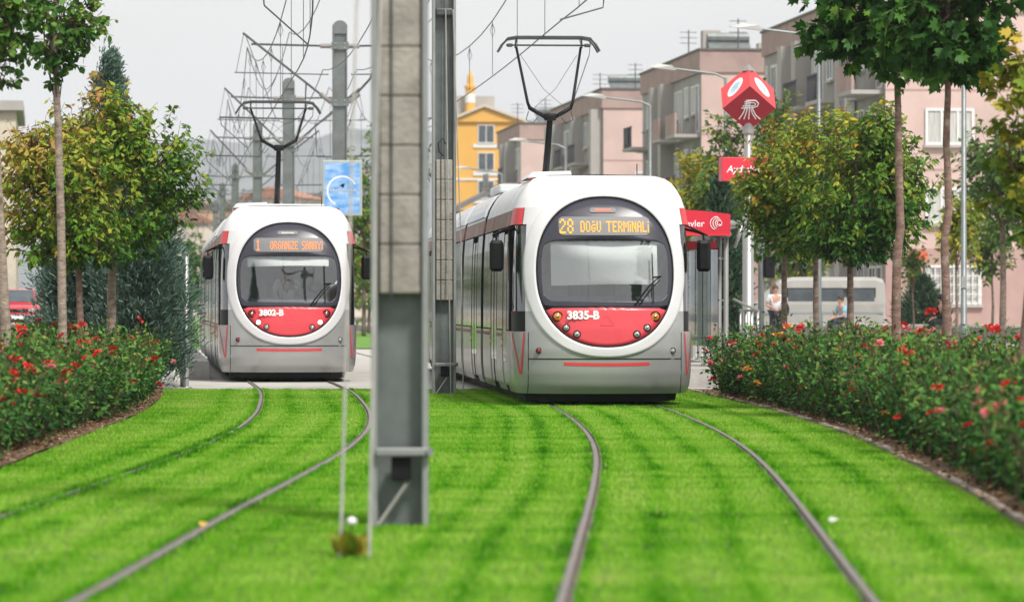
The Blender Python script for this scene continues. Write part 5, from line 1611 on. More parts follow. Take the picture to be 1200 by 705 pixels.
# plum-like round trees on the right
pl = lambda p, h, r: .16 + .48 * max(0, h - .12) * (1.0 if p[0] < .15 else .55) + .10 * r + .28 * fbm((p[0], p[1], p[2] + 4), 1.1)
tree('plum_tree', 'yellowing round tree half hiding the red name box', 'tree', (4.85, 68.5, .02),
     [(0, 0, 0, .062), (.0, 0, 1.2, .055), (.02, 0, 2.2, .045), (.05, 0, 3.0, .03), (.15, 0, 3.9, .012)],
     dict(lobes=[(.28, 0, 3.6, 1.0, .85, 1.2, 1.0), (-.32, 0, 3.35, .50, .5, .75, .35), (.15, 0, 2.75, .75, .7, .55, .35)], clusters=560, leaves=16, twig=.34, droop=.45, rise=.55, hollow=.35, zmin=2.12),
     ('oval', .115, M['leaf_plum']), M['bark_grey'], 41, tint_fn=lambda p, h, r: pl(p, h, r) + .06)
tree('plum_tree', 'green round tree with yellow tips between two like it, in the right bed', 'tree', (5.30, 67.0, .02),
     [(0, 0, 0, .06), (.01, 0, 1.2, .054), (.0, 0, 2.2, .044), (.05, 0, 3.0, .03), (.1, 0, 4.0, .012)],
     dict(lobes=[(.25, 0, 3.6, 1.0, .8, 1.25, 1.0), (.05, 0, 2.5, .55, .5, .45, .3)], clusters=460, leaves=16, twig=.34, droop=.45, rise=.6, hollow=.35, zmin=2.4),
     ('oval', .115, M['leaf_plum']), M['bark_grey'], 42, tint_fn=pl)
tree('plum_tree', 'dark green dense round tree with leaves drooping low, nearest the barred windows', 'tree', (5.62, 64.0, .02),
     [(0, 0, 0, .066), (.02, 0, 1.2, .06), (.02, 0, 2.2, .05), (.08, 0, 3.0, .03), (.15, 0, 4.0, .012)],
     dict(lobes=[(.26, 0, 3.35, 1.1, .9, 1.25, 1.0), (.55, 0, 4.15, .45, .5, .6, .3), (.05, 0, 2.55, .85, .8, .55, .5), (.75, 0, 3.1, .5, .5, .7, .3)], clusters=600, leaves=17, twig=.36, droop=.65, rise=.45, hollow=.35, zmin=2.2),
     ('oval', .125, M['leaf_plum']), M['bark_grey'], 43, tint_fn=lambda p, h, r: pl(p, h, r) - .08 + .15 * h)
# maples on the right
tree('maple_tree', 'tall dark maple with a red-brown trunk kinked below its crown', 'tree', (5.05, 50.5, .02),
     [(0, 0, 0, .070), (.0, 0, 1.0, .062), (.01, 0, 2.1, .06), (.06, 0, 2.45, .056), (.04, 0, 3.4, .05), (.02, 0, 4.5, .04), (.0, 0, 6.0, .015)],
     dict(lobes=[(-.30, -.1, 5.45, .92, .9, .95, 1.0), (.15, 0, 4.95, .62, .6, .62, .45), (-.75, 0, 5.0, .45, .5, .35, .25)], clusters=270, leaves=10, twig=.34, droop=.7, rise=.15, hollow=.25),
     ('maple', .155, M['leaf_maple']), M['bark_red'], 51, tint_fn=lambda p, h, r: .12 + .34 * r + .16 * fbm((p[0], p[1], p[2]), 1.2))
tree('maple_tree', 'tall dark maple with a crooked brown trunk beside the bare grey post', 'tree', (5.32, 47.0, .02),
     [(0, 0, 0, .066), (.01, 0, 1.0, .058), (-.02, 0, 2.2, .05), (.03, 0, 2.6, .047), (.0, 0, 3.4, .044), (.02, 0, 4.6, .035), (.0, 0, 5.8, .015)],
     dict(lobes=[(.05, 0, 5.05, .80, .8, .85, 1.0), (.25, 0, 4.45, .36, .4, .38, .2), (-.25, 0, 4.6, .38, .4, .35, .2)], clusters=220, leaves=10, twig=.32, droop=.7, rise=.15, hollow=.25),
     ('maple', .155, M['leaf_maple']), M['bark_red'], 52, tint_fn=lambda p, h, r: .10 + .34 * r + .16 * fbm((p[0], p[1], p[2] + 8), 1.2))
tree('maple_tree', 'yellowing maple with hanging branches at the outer edge of the right bed', 'tree', (5.02, 37.6, .02),
     [(0, 0, 0, .058), (-.01, 0, 1.0, .052), (.10, 0, 2.2, .045), (.2, 0, 3.2, .035), (.2, 0, 4.6, .012)],
     dict(lobes=[(.28, -.1, 3.15, .60, .6, .85, 1.0), (-.02, -.1, 3.65, .38, .4, .45, .35), (-.05, 0, 2.65, .34, .35, .40, .3), (.1, -.3, 2.2, .26, .3, .28, .2)], clusters=150, leaves=9, twig=.28, droop=.7, rise=.05, hollow=.2),
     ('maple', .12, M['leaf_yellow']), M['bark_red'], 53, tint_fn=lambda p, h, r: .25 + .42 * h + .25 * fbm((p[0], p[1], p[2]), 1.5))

# street trees and shrubs behind
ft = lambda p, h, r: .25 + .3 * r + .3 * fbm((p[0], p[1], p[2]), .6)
def bigtree(label, x, y, base, H, w, seed, mat='leaf_far', n=160, name='street_tree', lo=.38, size=.20, trunk_r=.11):
    zc = H * (lo + 1) / 2; rz = H * (1 - lo) / 2
    rr = random.Random(seed)
    lobes = [(0, 0, zc, w, w, rz, 1.0)] + [(rr.uniform(-.5, .5) * w, rr.uniform(-.4, .4) * w, zc + rr.uniform(-.5, .5) * rz, w * .55, w * .55, rz * .45, .35) for _ in range(3)]
    tree(name, label, 'tree', (x, y, base), [(0, 0, -.05, trunk_r), (.03, 0, H * .25, trunk_r * .85), (0, 0, H * .5, trunk_r * .6), (0, 0, H * .8, .02)],
         dict(lobes=lobes, clusters=int(n * 1.5), leaves=13, twig=.5, droop=.4, rise=.3, hollow=.3), ('oval', size, M[mat]), M['bark_grey'], seed, tint_fn=ft)
bigtree('large loose green tree before the barred windows of the pink block', 14.3, 112, PV, 6.6, 1.9, 61, n=230)
bigtree('green tree with sprawling crown at the outer end of the low wall', 16.6, 116, PV, 5.4, 1.8, 62, n=200)
bigtree('fresh green young tree with thin stem beyond the low wall, by the graffiti patch', 15.0, 120, PV, 4.2, .75, 63, n=80, lo=.45, trunk_r=.05)
bigtree('yellow-green young tree with thin stem before the barred window', 12.2, 105.5, PV, 4.0, .62, 64, 'leaf_yellow', n=70, lo=.55, trunk_r=.05)
bigtree('tiny sapling with a thin stem between the red-brown trunk and the barred window', 11.9, 114, PV, 2.9, .34, 65, n=26, lo=.62, trunk_r=.035, size=.16)
bigtree('golden yellow shrub tree beside the roof of the tram numbered 3835-B', 5.2, 106, PV, 5.6, 1.15, 66, 'leaf_gold', n=190, lo=.2)
bigtree('green shrub tree behind the golden yellow one', 6.6, 112, PV, 7.0, 1.2, 67, n=190, lo=.2)
bigtree('green tree with thin upright twigs before the block behind the red cube sign', 8.2, 121, PV, 8.6, 1.1, 68, n=140, lo=.25)
bigtree('olive green street tree behind the stop shelter', 5.3, 98, PV, 4.8, 1.1, 69, n=170, lo=.35)
bigtree('brownish green street tree behind the white minibus', 9.6, 129, PV, 5.6, 1.3, 70, 'leaf_plum', n=170, lo=.2)
bigtree('tall dark green tree beyond the second weighted pole', -5.5, 180, 0, 11.0, 1.5, 71, 'leaf_maple', n=230, lo=.15, size=.28)
bigtree('olive tree beyond the advertising panel', -6.8, 176, 0, 8.6, 1.4, 72, 'leaf_plum', n=170, lo=.15, size=.26)
bigtree('low round olive tree by the track beyond the tram numbered 3802-B', -7.3, 196, 0, 5.6, 1.3, 73, 'leaf_far', n=130, lo=.1, size=.26)
bigtree('dark green tree beyond the left platform, next to the far poles', -17.0, 190, .3, 5.0, 1.8, 74, 'leaf_maple', n=170, lo=.15, size=.26)
bigtree('grey green tree low before the far town, left of the track', -21.0, 262, .0, 6.0, 2.4, 75, 'leaf_far', n=160, lo=.1, size=.3)
bigtree('spreading green tree low before the far town, by the far poles', -14.0, 300, .0, 7.0, 2.8, 76, 'leaf_far', n=160, lo=.1, size=.32)
conifer('dark_conifer', 'dark conifer shrub below the red name box', (5.0, 92, PV), 4.2, .75, 34, M['conifer_dark'], 7000, size=.22)
conifer('dark_conifer', 'low dark conifer shrub behind the low wall', (13.0, 122, PV), 2.1, .9, 35, M['conifer_dark'], 5000, size=.2)

# ------------------------------------------------------------------ rose bushes
def rose_mesh(seed, n=900):
    rng = np.random.default_rng(seed)
    pts = []; dirs = []; sizes = []; tints = []; stems = MB(); tips = []
    ns = 30
    for k in range(ns):
        az = rng.random() * 2 * math.pi; sp = rng.random() ** .6 * .52; H = rng.uniform(.55, 1.0) + (.22 if rng.random() < .12 else 0) * (1 - .25 * sp / .5)
        b = np.array([math.cos(az) * sp * .35, math.sin(az) * sp * .35, 0]); e = np.array([math.cos(az) * sp, math.sin(az) * sp, H])
        stems.tube([tuple(b), tuple((b + e) / 2 + np.array([0, 0, .05])), tuple(e)], [.009, .006, .003], 3, caps=False); tips.append(e)
        ct = rng.normal(0, .08)
        for q in range(n // ns):
            t = .08 + .92 * rng.random() ** .8
            p = b + (e - b) * t + rng.normal(size=3) * np.array([.075, .075, .05])
            p[2] = max(p[2], .03)
            d = rng.normal(size=3) + np.array([math.cos(az), math.sin(az), .15]) * .8
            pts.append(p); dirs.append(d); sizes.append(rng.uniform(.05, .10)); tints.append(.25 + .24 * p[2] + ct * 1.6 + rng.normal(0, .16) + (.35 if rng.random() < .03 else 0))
        # young reddish shoots
        if rng.random() < .35:
            for q in range(4):
                pts.append(e + rng.normal(size=3) * .035); dirs.append(rng.normal(size=3) + np.array([0, 0, .8])); sizes.append(rng.uniform(.03, .05)); tints.append(.8 + .2 * rng.random())
    return pts, dirs, sizes, tints, stems, tips, rng
ROSE = []
for s in range(7):
    pts, dirs, sizes, tints, stems, tips, rng = rose_mesh(100 + s)
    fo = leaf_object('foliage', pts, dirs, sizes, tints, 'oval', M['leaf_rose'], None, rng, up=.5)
    stm = stems.build('stems', M['twig'])
    ROSE.append((fo.data, stm.data, tips)); bpy.data.objects.remove(fo); bpy.data.objects.remove(stm)
def bloom(seed, mat):
    rng = np.random.default_rng(seed); P = []; D = []; S = []; T_ = []
    for ring, (r, up, s, n) in enumerate(((.006, 1.2, .032, 4), (.012, .7, .042, 6), (.016, .25, .046, 7))):
        for k in range(n):
            az = 2 * math.pi * (k + .5 * ring) / n + rng.normal(0, .15)
            P.append((math.cos(az) * r, math.sin(az) * r, .0)); D.append((math.cos(az), math.sin(az), up + rng.normal(0, .12))); S.append(s * rng.uniform(.85, 1.15)); T_.append(.2 + .3 * ring + rng.normal(0, .12))
    o = leaf_object('bloom', P, D, S, T_, 'round', mat, None, rng, up=.9)
    me = o.data; bpy.data.objects.remove(o); return me
BL = {'r': [bloom(200 + i, M['petal_red']) for i in range(3)], 'p': [bloom(210, M['petal_pink'])], 'o': [bloom(220, M['petal_orange'])]}

def rose_bed(label, grp, fx, y0, y1, rows, sgn, seed, density, cols, row_lab):
    rr = random.Random(seed); n = 0
    y = y0
    while y < y1:
        for r in range(rows):
            yy = y + rr.uniform(-.18, .18) + (r % 2) * .35
            x = float(fx(yy)) + sgn * (.40 + r * .72 + rr.uniform(-.10, .10))
            k = rr.randrange(7); fo, st, tips = ROSE[k]
            T = thing('rose_bush', row_lab[min(r, len(row_lab) - 1)], 'rose bush', (x, yy, .02), rr.uniform(0, 6.28), grp[min(r, len(grp) - 1)])
            sc = rr.uniform(.82, 1.20) * (.92 if r else .88) * (.90 if yy < 40 else 1.0); T.scale = (sc * rr.uniform(.95, 1.15), sc * rr.uniform(.95, 1.15), sc * rr.uniform(.9, 1.15))
            o = bpy.data.objects.new('foliage', fo); link(o, T); o['kind'] = 'stuff'
            link(bpy.data.objects.new('stems', st), T)
            nb = rr.choice([1, 2, 2, 3, 4, 5, 6]) if rr.random() < density else rr.choice([0, 1, 1])
            seen = ''
            for q in range(nb):
                c = rr.choice(cols); me = rr.choice(BL[c]); seen += c
                b = bpy.data.objects.new('bloom', me); link(b, T)
                tp = rr.choice(tips) if rr.random() < .55 else rr.choice(tips) * np.array([1.18, 1.18, rr.uniform(.45, .9)])
                b.location = tuple(tp + np.array([rr.uniform(-.04, .04), rr.uniform(-.04, .04), .03])); s_ = rr.uniform(.9, 1.4); b.scale = (s_, s_, s_)
                b.rotation_euler = (rr.uniform(-.7, .7), rr.uniform(-.7, .7), rr.uniform(0, 6))
                if rr.random() < .2:      # a second head on the same spray
                    b2 = bpy.data.objects.new('bloom', me); link(b2, T); b2.location = b.location + Vector((rr.uniform(-.06, .06), rr.uniform(-.06, .06), rr.uniform(-.02, .04))); b2.scale = b.scale; b2.rotation_euler = (rr.uniform(-.7, .7), rr.uniform(-.7, .7), rr.uniform(0, 6))
            n += 1
            names = {'r': 'red', 'p': 'pink', 'o': 'orange'}; cs = sorted(set(seen), reverse=True)
            what = 'leafy without blooms' if not seen else ('with a single %s bloom' % names[cs[0]] if len(seen) == 1 else ('with a few %s blooms' if len(seen) < 4 else 'with many %s blooms') % ' and '.join(names[q] for q in cs[:2]))
            T['label'] = 'rose bush %s, %s' % (what, row_lab[min(r, len(row_lab) - 1)])
        y += .74
    return n
rose_bed('', ['front roses of the left bed', 'inner roses of the left bed'], ELx, 33.2, 62.4, 4, -1, 5, .75, 'rrrrrrp',
         ['along the lawn in the left bed', 'among the trunks of the left bed'])
rose_bed('', ['front roses of the right bed', 'inner roses of the right bed'], ERx, 23.0, 62.6, 4, 1, 6, .62, 'rrrrppo',
         ['along the lawn in the right bed', 'among the trunks of the right bed'])

# dry leaves lying on the soil
for lab, fx, sg_, y0, y1, sd in (('dry brown leaves scattered on the soil of the left bed', ELx, -1, 30, 63, 91), ('dry brown leaves scattered on the soil of the right bed', ERx, 1, 20, 63, 92)):
    rng = np.random.default_rng(sd); n = 2600
    yy = y0 + (y1 - y0) * rng.random(n); xx = fx(yy) + sg_ * np.abs(rng.normal(.22, .28, n)) 
    P = np.stack([xx, yy, .035 + .02 * rng.random(n)], 1); D = rng.normal(size=(n, 3)) * np.array([1, 1, .25])
    o = leaf_object('leaf_litter', P, D, rng.uniform(.03, .075, n), rng.random(n), 'oval', M['litter'], None, rng, up=1.6)
    tag(o, lab, 'leaf litter', kind='stuff')
# weed at the foot of the stay wire
rng = np.random.default_rng(77); P = []; D = []; S = []; T_ = []
for k in range(60):
    az = rng.random() * 6.28; P.append((math.cos(az) * .05 * rng.random(), math.sin(az) * .05 * rng.random(), .02)); D.append((math.cos(az) * .6, math.sin(az) * .6, rng.uniform(.5, 1.4))); S.append(rng.uniform(.08, .18)); T_.append(rng.uniform(.35, .95))
wd = thing('weed', 'yellow-green weed with a white flower at the foot of the stay wire', 'weed', (-.915, 21.95, 0))
leaf_object('leaves', P, D, S, T_, 'oval', M['leaf_yellow'], wd, rng)
MB().tube([(0, 0, 0), (-.01, 0, .12), (.0, -.02, .20)], .004, 4).build('stalk', M['twig'], wd)
MB().lathe([(.004, 0), (.026, .012), (.030, .030), (.016, .046), (.004, .05)], (.0, -.02, .19), 8).build('flower', M['white_text'], wd, True)

# ------------------------------------------------------------------ people
M['skin'] = pmat('skin', (.50, .28, .20), .55, 0, .08)
M['hair'] = pmat('dark_hair', (.03, .018, .012), .6, 0, .3, 20)
def skin_mesh(name, joints, edges, rad, mat, parent, sub=1):
    me = bpy.data.meshes.new(name); keys = list(joints)
    me.from_pydata([joints[k] for k in keys], [(keys.index(a), keys.index(b)) for a, b in edges], [])
    ob = bpy.data.objects.new(name, me); col.objects.link(ob)
    md = ob.modifiers.new('s', 'SKIN'); md.use_smooth_shade = True
    for i, k in enumerate(keys):
        r = rad[k] if isinstance(rad, dict) else rad
        if not hasattr(r, '__len__'): r = (r, r)
        me.skin_vertices[0].data[i].radius = r
        me.skin_vertices[0].data[i].use_root = (i == 0)
    sd = ob.modifiers.new('d', 'SUBSURF'); sd.levels = sub; sd.render_levels = sub
    dg = bpy.context.evaluated_depsgraph_get()
    m2 = bpy.data.meshes.new_from_object(ob.evaluated_get(dg)); m2.name = name
    bpy.data.objects.remove(ob)
    m2.materials.clear(); m2.materials.append(mat)
    m2.polygons.foreach_set('use_smooth', [True] * len(m2.polygons))
    return link(bpy.data.objects.new(name, m2), parent)

def person(label, loc, rotz, pose, shirt, trousers, shoes, hair, sc=1.0, sleeve='short', scarf=False, turn=0.0):
    """faces local -Y"""
    T = thing('person', label, 'person', loc, rotz); T.scale = (sc, sc, sc)
    J = {}
    if pose == 'stand':
        J.update(pelvis=(0, 0, .96), waist=(0, -.01, 1.10), chest=(0, 0, 1.32), neck=(0, 0, 1.47), jaw=(0, -.02, 1.54), head=(0, -.015, 1.62), crown=(0, .0, 1.69))
        for s, q in ((-1, 'l'), (1, 'r')):
            J.update({'hip' + q: (s * .10, 0, .90), 'knee' + q: (s * .11, -.03, .50), 'ank' + q: (s * .11, .02, .09), 'toe' + q: (s * .13, -.14, .03)})
            J.update({'sh' + q: (s * .19, 0, 1.40)})
        J.update(elr=(.27, .02, 1.12), wrr=(.20, -.20, 1.02), ell=(-.26, .06, 1.13), wrl=(-.14, -.20, 1.05))
    else:
        z = 0.0
        J.update(pelvis=(0, 0, .10), waist=(0, .01, .26), chest=(0, -.04, .48), neck=(0, -.07, .62), jaw=(0, -.10, .69), head=(0, -.10, .77), crown=(0, -.08, .84))
        for s, q in ((-1, 'l'), (1, 'r')):
            J.update({'hip' + q: (s * .10, -.02, .09), 'knee' + q: (s * .12, -.44, .11), 'ank' + q: (s * .11, -.42, -.34), 'toe' + q: (s * .12, -.58, -.40)})
            J.update({'sh' + q: (s * .19, -.05, .55)})
        J.update(elr=(.25, -.14, .28), wrr=(.12, -.34, .22), ell=(-.25, -.12, .28), wrl=(-.10, -.34, .20))
    E = [('pelvis', 'waist'), ('waist', 'chest'), ('chest', 'neck'), ('neck', 'jaw'), ('jaw', 'head'), ('head', 'crown')]
    RD = dict(pelvis=(.15, .11), waist=(.135, .095), chest=(.165, .11), neck=.055, jaw=(.066, .075), head=(.078, .095), crown=(.062, .075))
    for q in 'lr':
        E += [('pelvis', 'hip' + q), ('hip' + q, 'knee' + q), ('knee' + q, 'ank' + q), ('ank' + q, 'toe' + q), ('chest', 'sh' + q), ('sh' + q, 'el' + q), ('el' + q, 'wr' + q)]
        RD.update({'hip' + q: .088, 'knee' + q: .058, 'ank' + q: .042, 'toe' + q: .036, 'sh' + q: .058, 'el' + q: .043, 'wr' + q: .028})
        w = Vector(J['wr' + q]); e = Vector(J['el' + q]); d = (w - e).normalized(); sd = Vector((1, 0, 0)); sd = (sd - d * sd.dot(d)).normalized()
        palm = w + d * .075; J['palm' + q] = tuple(palm); RD['palm' + q] = (.038, .018); E.append(('wr' + q, 'palm' + q))
        for k, (o, ln) in enumerate(((-.027, .065), (-.009, .078), (.009, .074), (.027, .058))):
            a = palm + d * .03 + sd * o; b = a + d * ln * .55 + Vector((0, 0, -.008)); c = a + d * ln + Vector((0, 0, -.030))
            for nm, p in (('fa', a), ('fb', b), ('fc', c)): J['%s%s%d' % (nm, q, k)] = tuple(p); RD['%s%s%d' % (nm, q, k)] = .0088
            E += [('palm' + q, 'fa%s%d' % (q, k)), ('fa%s%d' % (q, k), 'fb%s%d' % (q, k)), ('fb%s%d' % (q, k), 'fc%s%d' % (q, k))]
        s_ = -1 if q == 'r' else 1
        tb = w + d * .035 + sd * s_ * .04; tc_ = tb + d * .045 + sd * s_ * .02
        J['ta' + q] = tuple(tb); J['tb' + q] = tuple(tc_); RD['ta' + q] = .011; RD['tb' + q] = .009
        E += [('wr' + q, 'ta' + q), ('ta' + q, 'tb' + q)]
    bd = skin_mesh('body', J, E, RD, M['skin'], T, 1)
    hd = Vector(J['head'])
    def sub(names, edges, grow, nm, mat, par=T, extra=None):
        j = {k: J[k] for k in names}; r = {}
        for k in names:
            v = RD[k]; v = v if hasattr(v, '__len__') else (v, v); r[k] = (v[0] + grow, v[1] + grow)
        if extra: r.update(extra)
        return skin_mesh(nm, j, edges, r, mat, par, 1)
    nm = ['chest', 'waist', 'pelvis', 'shl', 'shr']; ed = [('pelvis', 'waist'), ('waist', 'chest'), ('chest', 'shl'), ('chest', 'shr')]
    if sleeve == 'long': nm += ['ell', 'elr', 'wrl', 'wrr']; ed += [('shl', 'ell'), ('shr', 'elr'), ('ell', 'wrl'), ('elr', 'wrr')]
    else:
        for q in 'lr':
            J['slv' + q] = tuple(Vector(J['sh' + q]).lerp(Vector(J['el' + q]), .7)); RD['slv' + q] = .060; nm.append('slv' + q); ed.append(('sh' + q, 'slv' + q))
    sub(nm, ed, .018, 'shirt', shirt)
    nm = ['pelvis', 'hipl', 'hipr', 'kneel', 'kneer', 'ankl', 'ankr']; ed = [('pelvis', 'hipl'), ('pelvis', 'hipr'), ('hipl', 'kneel'), ('hipr', 'kneer'), ('kneel', 'ankl'), ('kneer', 'ankr')]
    sub(nm, ed, .022, 'trousers', trousers)
    for q in 'lr': sub(['ank' + q, 'toe' + q], [('ank' + q, 'toe' + q)], .014, 'shoe', shoes)
    # face: eyes, nose, mouth, ears
    for s in (-1, 1):
        m = MB().lathe([(.003, -.008), (.010, 0), (.003, .008)], (s * .033, hd.y - .088, hd.z + .0), 8); m.build('eye', M['hair'], bd)
        m = MB().lathe([(.006, -.03), (.014, 0), (.006, .03)], (s * .082, hd.y + .01, hd.z - .005), 6); m.build('ear', M['skin'], bd)
    MB().add([(-.014, hd.y - .088, hd.z - .045), (.014, hd.y - .088, hd.z - .045), (0, hd.y - .092, hd.z), (0, hd.y - .115, hd.z - .04)], [(0, 1, 3), (1, 2, 3), (2, 0, 3)]).build('nose', M['skin'], bd)
    MB().box(-.024, .024, hd.y - .086, hd.y - .075, hd.z - .078, hd.z - .068, .003).build('mouth', pmat('lips', (.35, .12, .10), .5), bd)
    # hair cap or scarf
    vs = []; fs = []; n1, n2 = 14, 8
    for i in range(n2 + 1):
        th = math.pi * (.02 + (.62 if not scarf else .80) * i / n2)
        for k in range(n1):
            a = 2 * math.pi * k / n1
            front = max(0, -math.sin(a))
            t2 = th * (1 - (.36 if not scarf else .30) * front)
            rx, ry, rz = (.092, .108, .115) if not scarf else (.105, .118, .125)
            wob = 1 + .05 * fbm((a * 2, i, 1), 1.0)
            vs.append((rx * math.sin(t2) * math.cos(a) * wob, hd.y + .012 + ry * math.sin(t2) * math.sin(a) * wob, hd.z + .015 + rz * math.cos(t2) * wob))
    for i in range(n2):
        for k in range(n1): fs.append((i * n1 + k, i * n1 + (k + 1) % n1, (i + 1) * n1 + (k + 1) % n1, (i + 1) * n1 + k))
    fs.append(tuple(range(n1)))
    mesh_obj('headscarf' if scarf else 'hair', vs, fs, hair, bd, True)
    return T, J
shirt_white = pmat('white_shirt', (.72, .73, .78), .9, 0, .08, 10); jeans = pmat('dark_trousers', (.035, .04, .06), .9, 0, .2, 10)
shirt_blue = pmat('sky_blue_shirt', (.25, .47, .62), .9, 0, .08, 10); coat_black = pmat('black_coat', (.012, .011, .012), .9, 0, .2, 10)
shoe_blk = pmat('dark_shoes', (.03, .025, .02), .6, 0, .2); purple = pmat('plum_jacket', (.22, .12, .16), .9, 0, .2, 10)
person('person in a white T-shirt standing by the grey post, arms before the body', (7.85, 114.5, PV), .35, 'stand', shirt_white, jeans, shoe_blk, pmat('brown_hair', (.10, .045, .025), .6, 0, .3, 20))
bag = thing('bag', 'black bag held at the side of the person in the white T-shirt', 'bag', (8.13, 114.25, PV + .88))
MB().add([(-.10, -.07, 0), (.10, -.07, 0), (.11, .07, 0), (-.11, .07, 0), (-.12, -.08, .16), (.12, -.08, .16), (.12, .08, .16), (-.12, .08, .16), (-.08, -.04, .30), (.08, -.04, .30), (.08, .04, .30), (-.08, .04, .30)],
         [(3, 2, 1, 0), (0, 1, 5, 4), (1, 2, 6, 5), (2, 3, 7, 6), (3, 0, 4, 7), (4, 5, 9, 8), (5, 6, 10, 9), (6, 7, 11, 10), (7, 4, 8, 11), (8, 9, 10, 11)]).build('pouch', coat_black, bag)
MB().tube([(-.07, 0, .28), (-.05, 0, .42), (.05, 0, .42), (.07, 0, .28)], .012, 5).build('strap', coat_black, bag)
def on_wall(t): return (8.4 + .656 * t + .10, 121.5 - .755 * t + .1, PV + .555 - .02)
person('person in a sky blue shirt sitting on the low wall near the minibus', on_wall(2.75), math.radians(-62), 'sit', shirt_blue, jeans, shoe_blk, M['hair'])
person('person in black with a black headscarf sitting on the low wall, bent forward', on_wall(7.0), math.radians(-66), 'sit', coat_black, jeans, shoe_blk, coat_black, 1.05, 'long', True)
person('person in a plum jacket sitting at the outer end of the low wall', on_wall(11.6), math.radians(-60), 'sit', purple, jeans, shoe_blk, M['hair'], .98, 'long')
# driver of the left tram
dv = Matrix.Translation((-4.15, 71.6, 0)) @ Matrix.Rotation(th_l, 4, 'Z')
dp = dv @ Vector((.02, 1.85, 1.33))
person('driver in a pale shirt behind the windscreen of the tram numbered 3802-B', tuple(dp), th_l, 'sit', shirt_white, jeans, shoe_blk, M['hair'])
for nm_, lab_, o_ in (('driver_seat', 'dark driver seat inside the tram numbered 3802-B', dv @ Vector((.02, 1.9, .999))),):
    t = thing(nm_, lab_, 'seat', tuple(o_), th_l)
    MB().box(-.05, .05, -.1, .1, 0, .26).build('pedestal', M['dash'], t); MB().box(-.24, .24, -.28, .2, .261, .335, .03).build('cushion', M['dash'], t); MB().box(-.23, .23, .19, .28, .30, .95, .03).build('backrest', M['dash'], t)

# ------------------------------------------------------------------ vehicles
def loft(name, secs, mat, parent, smooth=True, cap=True):
    """secs: list of rings of equal length"""
    n = len(secs[0]); vs = [p for s in secs for p in s]; fs = []
    for i in range(len(secs) - 1):
        for k in range(n): fs.append((i * n + k, i * n + (k + 1) % n, (i + 1) * n + (k + 1) % n, (i + 1) * n + k))
    if cap: fs += [tuple(range(n - 1, -1, -1)), tuple((len(secs) - 1) * n + k for k in range(n))]
    return mesh_obj(name, vs, fs, mat, parent, smooth)
def wheel(parent, x, y, r=.30, w=.19):
    mt = Matrix.Translation((x, y, r)) @ Matrix.Rotation(math.pi / 2, 4, 'Y')
    c = MB().lathe([(r * .7, -w / 2), (r * .97, -w / 2 + .02), (r, -w / 4), (r, w / 4), (r * .97, w / 2 - .02), (r * .7, w / 2)], n=20)
    o = MB().add(c.v, c.f, mt).build('wheel', M['rubber'], parent, True)
    d = MB().lathe([(r * .62, -w / 2 - .006), (r * .5, w / 2 + .008)], n=16); MB().add(d.v, d.f, mt).build('rim', M['chrome'], o)
car_red = pmat('car_red', (.58, .03, .05), .25, 0, .05, 2, coat=.6)
def red_car(label, x, y, z, rz):
    T = thing('parked_car', label, 'car', (x, y, z), rz)
    def ring(yy, zt, zb, w, rnd=.10):
        return [(-w + .03, yy, zb), (w - .03, yy, zb), (w, yy, zb + .12), (w, yy, zt - rnd), (w - .08, yy, zt), (-w + .08, yy, zt), (-w, yy, zt - rnd), (-w, yy, zb + .12)]
    loft('body', [ring(.0, .62, .28, .70), ring(.12, .74, .20, .79), ring(.5, .80, .18, .82), ring(1.15, .90, .18, .83), ring(2.2, .92, .18, .84), ring(3.3, .92, .18, .83), ring(3.9, .86, .22, .78), ring(4.0, .75, .30, .72)], car_red, T)
    def cr(yy, zt, w0, w1): return [(-w0, yy, .88), (w0, yy, .88), (w1, yy, zt), (-w1, yy, zt)]
    loft('cabin', [cr(1.10, .90, .72, .68), cr(1.75, 1.38, .74, .56), cr(2.6, 1.43, .74, .56), cr(3.3, 1.36, .72, .54), cr(3.85, .92, .70, .64)], car_red, T, False)
    MB().add([(-.64, 1.13, .93), (.64, 1.13, .93), (.53, 1.72, 1.365), (-.53, 1.72, 1.365)], [(0, 1, 2, 3)]).build('windscreen', M['win_glass'], T).location = (0, -.012, .012)
    for s in (-1, 1):
        MB().add([(s * .728, 1.45, .95), (s * .742, 3.4, .95), (s * .585, 3.25, 1.31), (s * .58, 1.8, 1.33)], [(0, 1, 2, 3)]).build('side_window', M['win_glass'], T).location = (s * .012, 0, 0)
        MB().box(s * .58 - .13, s * .58 + .13, -.01, .10, .56, .70, .02).build('headlight', M['lens'], T)
        m = MB().box(s * .90 - .09, s * .90 + .09, 1.30, 1.38, .92, 1.05, .02).build('mirror', car_red, T)
        for yy in (.75, 3.2): wheel(T, s * .76, yy)
    MB().box(-.42, .42, -.02, .05, .56, .68, .01).build('grille', M['black'], T)
    MB().box(-.80, .80, -.07, .08, .26, .46, .04).build('bumper', M['dash'], T)
    MB().box(-.26, .26, -.085, -.072, .31, .42).build('number_plate', M['white_text'], T)
red_car('red parked car facing the tracks behind the left rose bed', -18.05, 140, .62, .10)
red_car('second red car standing behind the first, by the pale house', -22.4, 153, .62, .12)

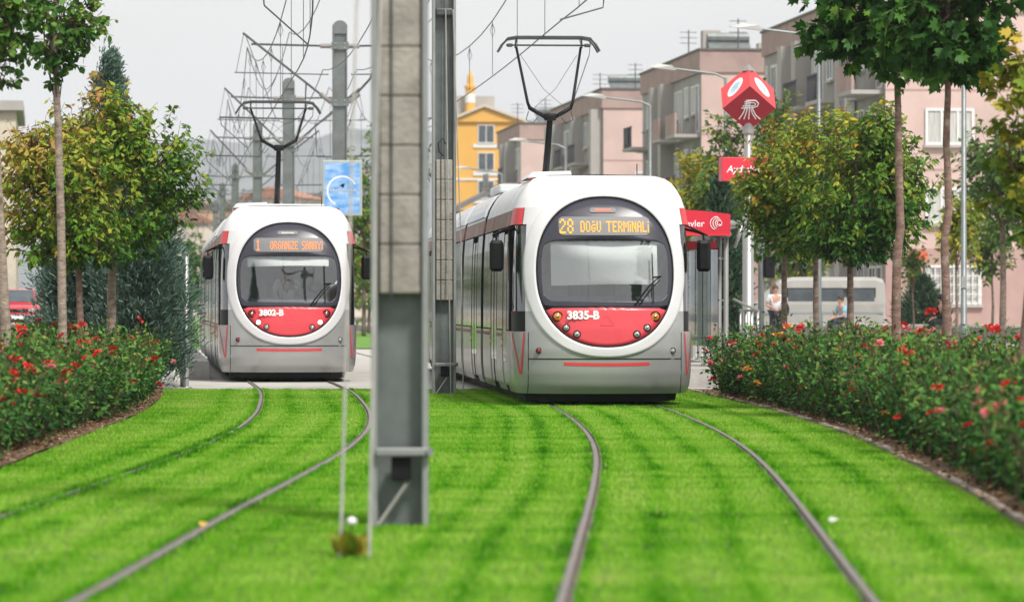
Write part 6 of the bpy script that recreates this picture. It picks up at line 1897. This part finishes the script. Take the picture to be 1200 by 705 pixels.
wv = pmat('van_white', (.36, .355, .335), .35, 0, .06, 2, coat=.3, dirt=((.45, .43, .40), 2, .55, .85))
T = thing('minibus', 'white minibus with dark windows parked behind the low wall', 'minibus', (8.0, 125.5, PV), 0)
def rg(x, zt, zb, y0, y1): return [(x, y0, zb), (x, y0 - .0, zb + .9), (x, y0 + .12, zt - .12), (x, y0 + .3, zt), (x, y1 - .3, zt), (x, y1 - .12, zt - .12), (x, y1, zb + .9), (x, y1, zb)]
loft('body', [rg(-.25, 1.1, .35, .15, 1.75), rg(.05, 1.25, .28, .05, 1.85), rg(.75, 1.95, .26, 0, 1.9), rg(1.2, 2.06, .26, 0, 1.9), rg(3.9, 2.06, .26, 0, 1.9), rg(4.15, 1.98, .28, .03, 1.87), rg(4.22, 1.85, .34, .10, 1.8)], wv, T, False)
for a, b in ((1.02, 1.85), (1.95, 2.85), (2.95, 3.85)):
    MB().box(a, b, .015, .06, 1.16, 1.66, .008).build('side_window', M['win_glass'], T)
    MB().box(a - .04, b + .04, .035, .07, 1.12, 1.70).build('window_frame', M['rubber'], T)
MB().box(-.1, 4.15, -.012, .002, .86, .92).build('trim_strip', M['dash'], T)
MB().box(1.9, 1.91, -.006, .01, .3, 1.95).build('door_seam', M['rubber'], T)
for xx in (.75, 3.45):
    for yy in (.16, 1.74):
        mt = Matrix.Translation((xx, yy, .32)) @ Matrix.Rotation(math.pi / 2, 4, 'X')
        c = MB().lathe([(.24, -.1), (.32, -.08), (.32, .08), (.24, .1)], n=18); o = MB().add(c.v, c.f, mt).build('wheel', M['rubber'], T)
        c = MB().lathe([(.18, -.105), (.18, .105)], n=14); MB().add(c.v, c.f, mt).build('rim', M['chrome'], o)
MB().box(4.20, 4.30, .1, 1.8, .38, .56, .03).build('bumper', M['dash'], T)
for yy in (.14, 1.66): MB().box(4.19, 4.235, yy, yy + .1, .8, 1.15, .01).build('tail_lamp', M['red_lens'], T)
MB().box(-.35, -.22, .1, 1.8, .38, .58, .03).build('bumper', M['dash'], T)

# ------------------------------------------------------------------ air
hz, n_, l_ = _mat('haze_air')
o_ = n_.new('ShaderNodeOutputMaterial'); v_ = n_.new('ShaderNodeVolumePrincipled')
v_.inputs['Color'].default_value = (.80, .88, 1.0, 1); v_.inputs['Density'].default_value = .00017; v_.inputs['Anisotropy'].default_value = .2
l_.new(v_.outputs[0], o_.inputs['Volume'])
hb = MB().box(-2700, 2700, -60, 3100, -2.2, 160).build('haze', hz)
hb['kind'] = 'stuff'
